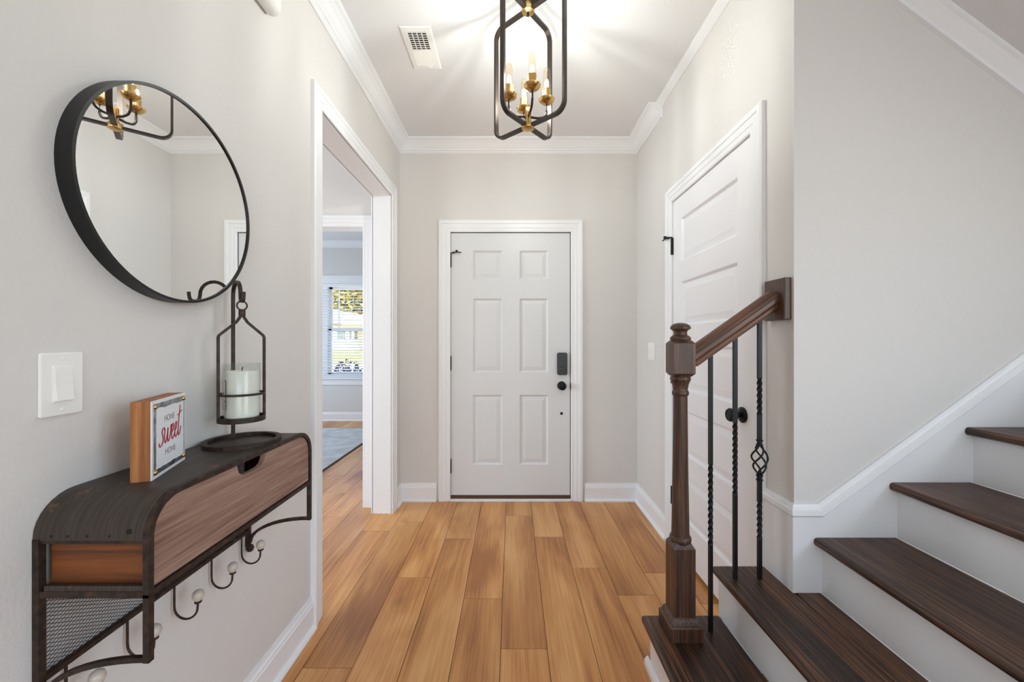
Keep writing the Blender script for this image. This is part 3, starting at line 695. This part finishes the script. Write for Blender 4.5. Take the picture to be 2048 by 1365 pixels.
strokes(HOME(.054, .1115, .048, .0125), 'lettering', 'grey_ink', .0012)
strokes(HOME(.058, .0385, .050, .0125), 'lettering', 'grey_ink', .0012)
SWEET = [[(.58, .86), (.5, 1.02), (.32, .98), (.25, .78), (.36, .55), (.42, .3), (.3, .04), (.08, -.05), (-.08, .1), (.02, .18)],
         [(.62, .95), (.6, .4), (.68, .05), (.82, .1), (.98, .55), (1.04, .9), (1.0, .4), (1.08, .04), (1.24, .12), (1.42, .6), (1.44, .98), (1.55, .8)],
         [(1.52, .45), (1.72, .55), (1.82, .8), (1.74, 1.0), (1.6, .85), (1.54, .45), (1.62, .08), (1.78, .03), (1.98, .3)],
         [(1.98, .45), (2.18, .55), (2.28, .8), (2.2, 1.0), (2.06, .85), (2.0, .45), (2.08, .08), (2.24, .03), (2.46, .35)],
         [(2.72, 2.0), (2.56, 1.1), (2.5, .4), (2.56, .03), (2.72, .1), (2.9, .55)], [(2.36, 1.38), (2.62, 1.46), (3.0, 1.62)]]
def sw(p):
    x, y = p; a = math.radians(3); X, Y = x * .0355 + y * .004, y * .034; return (.031 + X * math.cos(a) - Y * math.sin(a), .0625 + X * math.sin(a) + Y * math.cos(a))
strokes([catmull([sw(p) for p in s_] if False else [Vector(sw(p)) for p in s_], 5) for s_ in SWEET], 'script_lettering', 'red_ink', .0050, .62)
for a, b in ((.012, .013), (SW - .011, .013), (SW - .011, SHT - .013), (.012, SHT - .013)):
    c_ = SF(a, b, .0006); mb = MB(); prof = [(.0052, 0), (.0046, .0022), (.0028, .0038), (0, .0044)]
    rows = []
    for r_, h_ in prof:
        rows.append([c_ + U * r_ * math.cos(2 * PI * k / 12) + Vector((0, 0, 1)) * r_ * math.sin(2 * PI * k / 12) + NN * h_ for k in range(12)])
    mb.quad_strip(rows, closed_u=True, smooth=True); child(mb, 'tack', 'brass', sg, 'brass tack')

# ------------------------------------------------------------------ candle stand, lantern, candle
RX, RY, RR = -.760, 1.130, .088
cs = thing('candle_stand', 'dark iron hook stand with a ring base at the far end of the shelf', 'stand', (RX, RY, SZ))
mb = MB(); mb.bar([(RX + RR * math.cos(2 * PI * k / 48), RY + RR * math.sin(2 * PI * k / 48), SZ + .005) for k in range(48)], .013, .010, closed=True); child(mb, 'base_ring', 'rust_iron', cs)
ang = math.radians(140); pb = Vector((RX + (RR) * math.cos(ang), RY + RR * math.sin(ang), SZ + .004)); rad = (Vector((RX, RY, 0)) - Vector((pb.x, pb.y, 0))).normalized()
def hp(s_, z): return (pb.x + rad.x * s_, pb.y + rad.y * s_, z)
pth = [hp(0, SZ + .004), hp(0, 1.20), hp(0, 1.362)] + [hp(.034 - .034 * math.cos(a), 1.365 + .040 * math.sin(a)) for a in [PI * k / 12 for k in range(1, 12)]] + [hp(.068, 1.362)] + [hp(.068 + .012 - .012 * math.cos(a), 1.358 - .012 * math.sin(a)) for a in [PI * k / 6 for k in range(1, 6)]] + [hp(.092, 1.360), hp(.093, 1.372)]
sideup = rad.cross(Vector((0, 0, 1)))
mb = MB(); mb.bar(pth, .0085, .0085, up=tuple(sideup)); child(mb, 'hook_post', 'rust_iron', cs)
lc = Vector(hp(.080, 0)); LX, LY = lc.x, lc.y
ln = thing('hanging_lantern', 'open iron candle lantern hanging from the hook stand', 'lantern', (LX, LY, 1.014))
fd = Vector((.071, .088, 0)).normalized(); W2 = .0565
def lp(s_, z): return Vector((LX + fd.x * s_, LY + fd.y * s_, z))
for sgn in (-1, 1):
    raw = [lp(sgn * .003, 1.318), lp(sgn * .004, 1.302), lp(sgn * .014, 1.286), lp(sgn * W2, 1.247), lp(sgn * W2, 1.008)]
    mb = MB(); mb.bar(fillet(raw, .014, 5), .0065, .0065, up=(fd.y, -fd.x, 0)); child(mb, 'side_rod', 'rust_iron', ln)
mb = MB(); mb.lathe([(.0078, 1.303), (.0085, 1.306), (.0085, 1.320), (.006, 1.323)], 12, (LX, LY, 0)); child(mb, 'collar', 'rust_iron', ln)
ed = Vector((.75, -.66, 0)).normalized()
er = Vector((rad.y, -rad.x, 0))
mb = MB(); mb.tube([Vector((LX, LY, 1.3335)) + er * .0125 * math.cos(2 * PI * k / 24) + Vector((0, 0, .0125)) * math.sin(2 * PI * k / 24) for k in range(24)], .0022, 6, closed=True, up=tuple(rad)); child(mb, 'eye_ring', 'rust_iron', ln)
pd = Vector((fd.y, -fd.x, 0))
def ring(z, r, a, b, name):
    mb = MB(); mb.bar([(LX + r * math.cos(2 * PI * k / 48), LY + r * math.sin(2 * PI * k / 48), z) for k in range(48)], a, b, closed=True); child(mb, name, 'rust_iron', ln)
ring(1.084, W2 - .001, .003, .006, 'guard_ring'); ring(1.014, W2 - .001, .004, .014, 'tray_rim')
mb = MB(); mb.lathe([(W2 - .003, 1.008), (W2 - .003, 1.011)], 40, (LX, LY, 0)); child(mb, 'tray', 'rust_iron', ln)
cj = thing('jar_candle', 'white pillar candle in a clear glass cylinder inside the lantern', 'candle', (LX, LY, 1.011))
GR = .0455; mb = MB(); mb.lathe([(0, 1.0115), (GR - .002, 1.0115), (GR, 1.014), (GR, 1.168), (GR - .001, 1.170), (GR - .0025, 1.168), (GR - .0025, 1.018), (0, 1.017)], 40, (LX, LY, 0), cap=False); child(mb, 'glass_jar', 'jar_glass', cj, 'clear glass cylinder')
mb = MB(); mb.lathe([(GR - .006, 1.018), (GR - .004, 1.020), (GR - .004, 1.146), (GR - .007, 1.149), (.01, 1.146), (0, 1.145)], 40, (LX, LY, 0)); child(mb, 'wax', 'wax', cj)
mb = MB(); mb.tube([(LX, LY, 1.144), (LX, LY, 1.151), (LX + .001, LY, 1.156), (LX + .003, LY - .001, 1.159)], .0014, 6); child(mb, 'wick', 'wick', cj)
mb = MB(); aa = [math.radians(200 + k * 6) for k in range(9)]
mb.quad_strip([[(LX + (GR + .0004) * math.cos(a), LY + (GR + .0004) * math.sin(a), z) for a in aa] for z in (1.045, 1.125)]); 
m_, t_, p_ = base('sticker_print', (210, 205, 200), .5)
cc = coords(t_, (70, 70, 70)); nn = N(t_, 'ShaderNodeTexNoise', Scale=1.0, Detail=3); t_.links.new(cc, nn.inputs['Vector']); r_ = ramp(t_, [(.4, (90, 70, 66)), (.5, (214, 208, 204)), (.62, (196, 176, 170))]); t_.links.new(nn.outputs[0], r_.inputs[0]); t_.links.new(r_.outputs[0], p_.inputs['Base Color'])
child(mb, 'sticker', 'sticker_print', cj, 'printed paper sticker')

# ------------------------------------------------------------------ switches, chime, vent
def rrect(u0, u1, v0, v1, r): return [(p.x, p.y) for p in fillet([(u0, v0, 0), (u1, v0, 0), (u1, v1, 0), (u0, v1, 0)], r, 4, True)]
s1 = thing('light_switch', 'white single rocker light switch on the left wall below the round mirror', 'light switch', (XL, .7635, 1.151))
fn = lambda u, v, d: (XL + d, u, v)
mb = MB(); mb.prism(rrect(.727, .801, 1.091, 1.211, .004), fn, 0, .006); child(mb, 'plate', 'plastic_white', s1, bevel=.0025)
mb = MB(); mb.prism(rrect(.747, .781, 1.117, 1.185, .002), fn, .005, .0075); child(mb, 'rocker_frame', 'plastic_white', s1, bevel=.0006)
mb = MB(); mb.quad_strip([[fn(.7495, 1.120, .0075), fn(.7785, 1.120, .0075), fn(.7785, 1.120, .013), fn(.7495, 1.120, .013)], [fn(.7495, 1.150, .0075), fn(.7785, 1.150, .0075), fn(.7785, 1.150, .0095), fn(.7495, 1.150, .0095)], [fn(.7495, 1.182, .0075), fn(.7785, 1.182, .0075), fn(.7785, 1.182, .0085), fn(.7495, 1.182, .0085)]], closed_u=True)
mb.poly([fn(.7495, 1.120, .0075), fn(.7785, 1.120, .0075), fn(.7785, 1.120, .013), fn(.7495, 1.120, .013)]); mb.poly([fn(.7495, 1.182, .0075), fn(.7785, 1.182, .0075), fn(.7785, 1.182, .0085), fn(.7495, 1.182, .0085)])
child(mb, 'rocker', 'plastic_white', s1)
for z in (1.103, 1.199):
    mb = MB(); mb.lathe([(.0035, .006), (.003, .0075), (0, .008)], 12, (XL, .764, z), 'X'); child(mb, 'screw', 'plastic_white', s1)
s2 = thing('double_switch', 'small white double light switch on the wall beside the closet door', 'light switch', (XR, 2.765, 1.16))
fn2 = lambda u, v, d: (XR - d, u, v)
mb = MB(); mb.prism(rrect(2.705, 2.825, 1.100, 1.222, .004), fn2, 0, .006); child(mb, 'plate', 'plastic_white', s2, bevel=.0025)
for u in (2.742, 2.788):
    mb = MB(); mb.prism(rrect(u - .017, u + .017, 1.127, 1.195, .002), fn2, .006, .009); child(mb, 'rocker', 'plastic_white', s2, bevel=.001)
ch = MB(); ch.prism([(XL, 2.382), (XL + .028, 2.374), (XL + .044, 2.379), (XL + .052, 2.394), (XL + .053, 2.60), (XL, 2.60)], lambda u, v, d: (u, d, v), 1.22, 1.413)
tag(ch.build('wall_box', 'plastic_white', bevel=.008), 'white rounded plastic box fixed high on the left wall', 'wall box')
vt = thing('ceiling_vent', 'white rectangular ceiling air vent left of the lantern light', 'vent', (-.473, 2.1, ZC))
VX0, VX1, VY0, VY1 = -.552, -.396, 1.947, 2.252
mb = MB(); mb.plane_sweep([(VX0, VY0), (VX0, VY1), (VX1, VY1), (VX1, VY0)], [(0, ZC - .001), (0, ZC - .004), (-.006, ZC - .008), (-.030, ZC - .010), (-.032, ZC - .006), (-.032, ZC - .001)], FL, closed=True); child(mb, 'frame', 'plastic_white', vt)
mb = MB(); mb.box(VX0 + .03, VX1 - .03, VY0 + .03, VY1 - .03, ZC - .002, ZC - .0005); child(mb, 'duct_shade', 'dark_gap', vt)  # flat dark sheet standing in for the shade above the louvers
ya_, yb_ = VY0 + .036, VY1 - .036; ym_ = (ya_ + yb_) / 2
for k in range(9):      # open louvers, dark shade sheet behind
    y = ya_ + (ym_ - ya_) * k / 8
    mb = MB(); mb.box(VX0 + .03, VX1 - .03, y - .0022, y + .0022, ZC - .009, ZC - .0078); child(mb, 'louver', 'plastic_white', vt)
for k in range(10):     # closed louvers lapping over each other
    y = ym_ + (yb_ - ym_) * (k + .7) / 10
    mb = MB(); mb.prism([(y - .008, ZC - .006), (y + .0055, ZC - .010), (y + .0055, ZC - .009), (y - .008, ZC - .005)], lambda u, v, d: (d, u, v), VX0 + .03, VX1 - .03); child(mb, 'louver', 'plastic_white', vt)
for k in range(1, 4):
    x = VX0 + .03 + (VX1 - VX0 - .06) * k / 4
    mb = MB(); mb.box(x - .002, x + .002, VY0 + .03, ym_, ZC - .0085, ZC - .004); child(mb, 'divider', 'plastic_white', vt)
mb = MB(); mb.box(VX1 - .07, VX1 - .045, VY1 - .028, VY1 - .022, ZC - .016, ZC - .008); child(mb, 'lever', 'plastic_white', vt)

# ------------------------------------------------------------------ lantern light
CX, CY, CB, CT = .070, 1.750, 2.172, 2.683
cl = thing('pendant_lantern', 'open bronze lantern ceiling light with brass fittings and four glowing bulbs', 'ceiling light', (CX, CY, ZC))
def cp(a, r, z): return Vector((CX + r * math.cos(a), CY + r * math.sin(a), z))
for a0, R_ in ((math.radians(51), .171), (math.radians(139), .190)):
    loop = fillet([cp(a0, R_, CB), cp(a0, R_, CT), cp(a0 + PI, R_, CT), cp(a0 + PI, R_, CB)], .045, 8, True)
    nrm = Vector((-math.sin(a0), math.cos(a0), 0))
    mb = MB(); mb.bar(loop, .010, .021, closed=True, up=tuple(nrm)); child(mb, 'frame_loop', 'fixture_bronze', cl)
def hub(z, s_):
    mb = MB(); mb.lathe([(0, z - .016 * s_), (.018, z - .0145 * s_), (.027, z - .010 * s_), (.0285, z - .004 * s_), (.0285, z + .006 * s_), (.024, z + .011 * s_), (.0145, z + .013 * s_), (.0135, z + .02 * s_)], 32, (CX, CY, 0)); return mb
child(hub(CB, 1), 'lower_hub', 'brass', cl, 'brass lower hub'); child(hub(CT, 1), 'upper_hub', 'brass', cl, 'brass upper hub')
mb = MB(); mb.lathe([(.004, CT - .016), (.006, CT - .017), (.006, CT - .026), (.003, CT - .030), (0, CT - .030)], 12, (CX, CY, 0)); child(mb, 'hub_screw', 'fixture_bronze', cl)
mb = MB(); mb.lathe([(.0135, CB + .01), (.0135, CB + .078), (.010, CB + .083), (0, CB + .084)], 24, (CX, CY, 0)); child(mb, 'column', 'brass', cl)
mb = MB(); mb.lathe([(.0135, CT + .015), (.0135, ZC - .02)], 20, (CX, CY, 0)); child(mb, 'stem', 'brass', cl)
mb = MB(); mb.lathe([(.0, ZC - .026), (.05, ZC - .025), (.062, ZC - .020), (.064, ZC), (0, ZC)], 36, (CX, CY, 0)); child(mb, 'ceiling_canopy', 'fixture_bronze', cl)
CR = .084; zc0 = 2.287
for ad in (-80, 100, -170, 10):
    a = math.radians(ad)
    pts = [cp(a, .010, CB + .042), cp(a, .045, CB + .040), cp(a, CR - .012, CB + .046), cp(a, CR, CB + .066), cp(a, CR, zc0)]
    mb = MB(); mb.tube(fillet(pts, .02, 5), .0052, 10); arm = child(mb, 'candle_arm', 'fixture_bronze', cl)
    c_ = cp(a, CR, 0)
    mb = MB(); mb.lathe([(.006, zc0 - .010), (.020, zc0 - .006), (.032, zc0 + .004), (.0355, zc0 + .012), (.0345, zc0 + .014), (.030, zc0 + .008), (.018, zc0 + .004)], 28, (c_.x, c_.y, 0), cap=False); subw(mb, 'cup', 'brass', arm)
    mb = MB(); mb.lathe([(.0185, zc0 + .002), (.0185, zc0 + .056), (.0170, zc0 + .057), (.0165, zc0 + .050)], 24, (c_.x, c_.y, 0), cap=False); subw(mb, 'sleeve', 'brass', arm)
    mb = MB(); mb.lathe([(.013, zc0 + .048), (.0150, zc0 + .056), (.0158, zc0 + .066), (.0158, zc0 + .130), (.0146, zc0 + .138), (.0115, zc0 + .1445), (.006, zc0 + .148), (0, zc0 + .149)], 20, (c_.x, c_.y, 0), cap=False); subw(mb, 'bulb', 'bulb_glass', arm, 'clear tubular bulb')
    mb = MB(); mb.lathe([(.0, zc0 + .055), (.007, zc0 + .058), (.009, zc0 + .075), (.0065, zc0 + .095), (0, zc0 + .102)], 10, (c_.x, c_.y, 0), cap=False); subw(mb, 'glowing_filament', 'filament', arm)

# ------------------------------------------------------------------ front room: window, blind, rug
wn = thing('window_1', 'white window with sill in the front room seen through two doorways', 'window', (-2.94, YF, WZ0), kind='structure')
FW = lambda u, v, d: (u, YF - d, v)
mb = MB(); mb.plane_sweep([(WX0, WZ0), (WX0, WZ1), (WX1, WZ1), (WX1, WZ0)], [(w_ * 1.5, d) for w_, d in CAS], FW); child(mb, 'casing', 'trim_paint', wn)
mb = MB(); mb.box(WX0 - .15, WX1 + .15, YF - .05, YF + .05, WZ0 - .03, WZ0); child(mb, 'sill', 'trim_paint', wn, bevel=.004)
mb = MB(); mb.box(WX0 - .12, WX1 + .12, YF - .018, YF, WZ0 - .12, WZ0 - .03); child(mb, 'apron', 'trim_paint', wn)
mb = MB()
for bx in ((WX0, WX0 + .035, YF + .02, YF + .14, WZ0, WZ1), (WX1 - .035, WX1, YF + .02, YF + .14, WZ0, WZ1), (WX0, WX1, YF + .02, YF + .14, WZ1 - .035, WZ1), (WX0, WX1, YF + .02, YF + .14, WZ0, WZ0 + .03)): mb.box(*bx)
child(mb, 'frame', 'vinyl_white', wn)
mb = MB(); mb.box(-3.01, -2.86, YF + .02, YF + .15, WZ0, WZ1); child(mb, 'mullion', 'vinyl_white', wn)
zm = 1.41
for wa, wb in ((WX0 + .03, -3.01), (-2.86, WX1 - .03)):
  for nm, za, zb, yy in (('upper_sash', zm - .02, WZ1 - .035, YF + .09), ('lower_sash', WZ0 + .03, zm + .02, YF + .06)):
    mb = MB(); x0, x1 = wa, wb
    for bx in ((x0, x0 + .045, yy, yy + .03, za, zb), (x1 - .045, x1, yy, yy + .03, za, zb), (x0, x1, yy, yy + .03, zb - .04, zb), (x0, x1, yy, yy + .03, za, za + .04)): mb.box(*bx)
    s_ = child(mb, nm, 'vinyl_white', wn)
    mb = MB(); mb.box(x0 + .035, x1 - .035, yy + .012, yy + .016, za + .03, zb - .03); subw(mb, 'pane', 'pane_glass', s_)
    if nm == 'upper_sash':
        for xm_ in (x0 + .145, x1 - .145):
            mb = MB(); mb.box(xm_ - .009, xm_ + .009, yy + .006, yy + .022, za + .03, zb - .03); subw(mb, 'muntin', 'vinyl_white', s_)
bl = thing('window_blind', 'white horizontal slat blind lowered with slats open on the front room window', 'blind', (-2.94, YF, WZ1))
mb = MB(); mb.box(WX0 + .006, WX1 - .006, YF - .012, YF + .03, WZ1 - .05, WZ1 - .002); child(mb, 'headrail', 'blind_white', bl)
nS = 32; pitch = (WZ1 - .06 - WZ0 - .03) / nS
sl_m = MB(); sl_m.prism([(-.024, -.0085), (0, .0012), (.024, .0070), (.024, .0095), (0, .0038), (-.024, -.006)], lambda u, v, d: (d, u, v), WX0 + .008, WX1 - .008)
first = None
for k in range(nS):
    z = WZ0 + .035 + pitch * k
    if first is None:
        first = sl_m.build('slat', 'blind_white', bl); first.matrix_parent_inverse = Matrix.Translation(bl.location).inverted(); first.location = (0, YF + .008, z)
    else:
        o = bpy.data.objects.new('slat', first.data); COL.objects.link(o); o.parent = bl; o.matrix_parent_inverse = Matrix.Translation(bl.location).inverted(); o.location = (0, YF + .008, z)
mb = MB(); mb.box(WX0 + .008, WX1 - .008, YF - .014, YF + .03, WZ0 + .004, WZ0 + .022); child(mb, 'bottom_rail', 'blind_white', bl)
for x in (WX0 + .12, WX1 - .12):
    mb = MB(); mb.tube([(x, YF - .017, WZ0 + .02), (x, YF - .017, WZ1 - .05)], .0012, 6); child(mb, 'ladder_cord', 'blind_white', bl)
rg = thing('area_rug', 'pale blue grey area rug on the front room floor', 'rug', (-2.7, 4.6, 0))
m_, t_, p_ = M['rug_grey'], M['rug_grey'].node_tree, M['rug_grey'].node_tree.nodes['Principled BSDF']
cc = coords(t_, (6, 6, 6)); nn = N(t_, 'ShaderNodeTexNoise', Scale=1.0, Detail=6); t_.links.new(cc, nn.inputs['Vector']); r_ = ramp(t_, [(.35, (178, 180, 182)), (.65, (204, 205, 206))]); t_.links.new(nn.outputs[0], r_.inputs[0]); t_.links.new(r_.outputs[0], p_.inputs['Base Color'])
mb = MB(); mb.box(-3.7, -1.80, 3.45, 5.63, .0005, .010); child(mb, 'pile', 'rug_grey', rg)
mb = MB(); mb.plane_sweep([(-3.7, 3.45), (-1.80, 3.45), (-1.80, 5.63), (-3.7, 5.63)], [(0, 0), (0, .010), (-.018, .009), (-.02, 0)], FL, closed=True); child(mb, 'binding', 'rug_edge', rg)

# ------------------------------------------------------------------ outdoors
def gz(y): return -.45 + max(0, y - 9) * .046
mb = MB(); mb.quad_strip([[(-60, y, gz(y)), (20, y, gz(y))] for y in (6.4, 9, 20)]); tag(mb.build('street', 'concrete'), 'sunlit pale concrete drive outside the window', 'street', kind='structure')
mb = MB(); mb.quad_strip([[(-70, y, gz(y)), (30, y, gz(y))] for y in (20, 30, 34)] + [[(-90, 90, gz(34)), (50, 90, gz(34))]]); tag(mb.build('lawn', 'lawn'), 'yellow green lawn across the street', 'lawn', kind='structure')
hs = thing('neighbour_house', 'white neighbour house with grey gable roof across the lawn', 'house', (-13, 30, gz(30)))
g0 = gz(29)
mb = MB(); mb.box(-19, -8, 30, 38, g0 - .2, g0 + 2.0); child(mb, 'wall', 'siding', hs)
mb = MB(); mb.prism([(-19.4, g0 + 2.0), (-7.6, g0 + 2.0), (-7.6, g0 + 2.12), (-13.5, g0 + 3.15), (-19.4, g0 + 2.12)], lambda u, v, d: (u, d, v), 29.6, 38.4); child(mb, 'roof', 'roof_shingle', hs)
mb = MB(); mb.prism([(-19, g0 + 2.05), (-8, g0 + 2.05), (-13.5, g0 + 2.98)], lambda u, v, d: (u, d, v), 29.5, 29.62); child(mb, 'gable', 'siding', hs)
mb = MB(); mb.box(-12.1, -8.0, 28.4, 30, g0 + 1.72, g0 + 1.98); child(mb, 'roof_slab', 'porch_orange', hs)
for x in (-13.15, -12.25):
    mb = MB(); mb.box(x, x + .75, 29.93, 30.02, g0 + .85, g0 + 1.55); o = child(mb, 'window', 'siding', hs)
    mb = MB(); mb.box(x + .07, x + .68, 29.9, 29.94, g0 + .92, g0 + 1.2); mb.box(x + .07, x + .68, 29.9, 29.94, g0 + 1.24, g0 + 1.5); subw(mb, 'pane', 'far_glass', o)
for x in (-11.4, -9.6):
    mb = MB(); mb.box(x, x + .14, 28.45, 28.6, g0 - .1, g0 + 1.72); child(mb, 'porch_post', 'siding', hs)
def leaves(n, c, rad, size, rng):
    mb = MB()
    for _ in range(n):
        while True:
            q = Vector((rng.uniform(-1, 1), rng.uniform(-1, 1), rng.uniform(-1, 1)))
            if .35 < q.length < 1: break
        p = Vector((c[0] + q.x * rad[0], c[1] + q.y * rad[1], c[2] + q.z * rad[2])); s_ = size * rng.uniform(.6, 1.4)
        a = Vector((rng.gauss(0, 1), rng.gauss(0, 1), rng.gauss(0, 1))).normalized(); b = a.orthogonal().normalized()
        mb.poly([p - a * s_, p + b * s_ * .5, p + a * s_, p - b * s_ * .5])
    return mb
rng = random.Random(5)
for i, (x, y, h, rx, lab) in enumerate(((-25.6, 44, 6.8, 3.2, 'gold green leafy tree at left beyond the neighbour house'), (-18.6, 46, 7.4, 3.4, 'gold green leafy tree behind the neighbour house roof'), (-11.2, 45, 6.8, 3.2, 'gold green leafy tree at right beyond the neighbour house'))):
    tr = thing('leafy_tree', lab, 'tree', (x, y, gz(34)), group='trees behind the neighbour house')
    mb = MB(); mb.lathe([(.35, gz(34)), (.24, gz(34) + 2), (.1, gz(34) + h)], 10, (x, y, 0)); child(mb, 'trunk', 'bark', tr)
    o = child(leaves(6500, (x, y, gz(34) + h * .62), (rx, 3, h * .5), .26, rng), 'crown', 'leaf_gold', tr); o['kind'] = 'stuff'
for x, y, lab in ((-3.0, 7.3, 'dark plum shrub outside the left of the window'), (-2.2, 7.45, 'dark plum shrub with a tall sprig outside the window')):
    z0 = -.45; sb = thing('plum_shrub', lab, 'shrub', (x, y, z0), group='shrubs under the window')
    mb = MB()
    for k in range(9):
        a = rng.uniform(0, 2 * PI); mb.tube([(x, y, z0), (x + .1 * math.cos(a), y + .1 * math.sin(a), .1), (x + .24 * math.cos(a), y + .18 * math.sin(a), .72 + rng.uniform(-.1, .12))], .006, 5)
    child(mb, 'stem', 'bark', sb)
    o = child(leaves(1000, (x, y, .40), (.36, .3, .50), .036, rng), 'foliage', 'leaf_plum', sb); o['kind'] = 'stuff'

# ------------------------------------------------------------------ sub-parts were written in world coordinates: undo their parents' offset
bpy.context.view_layer.update()
for o in list(COL.objects):
    if o.parent and o.parent.parent:
        o.matrix_parent_inverse = (o.parent.parent.matrix_world @ o.parent.matrix_parent_inverse @ o.parent.matrix_basis).inverted()
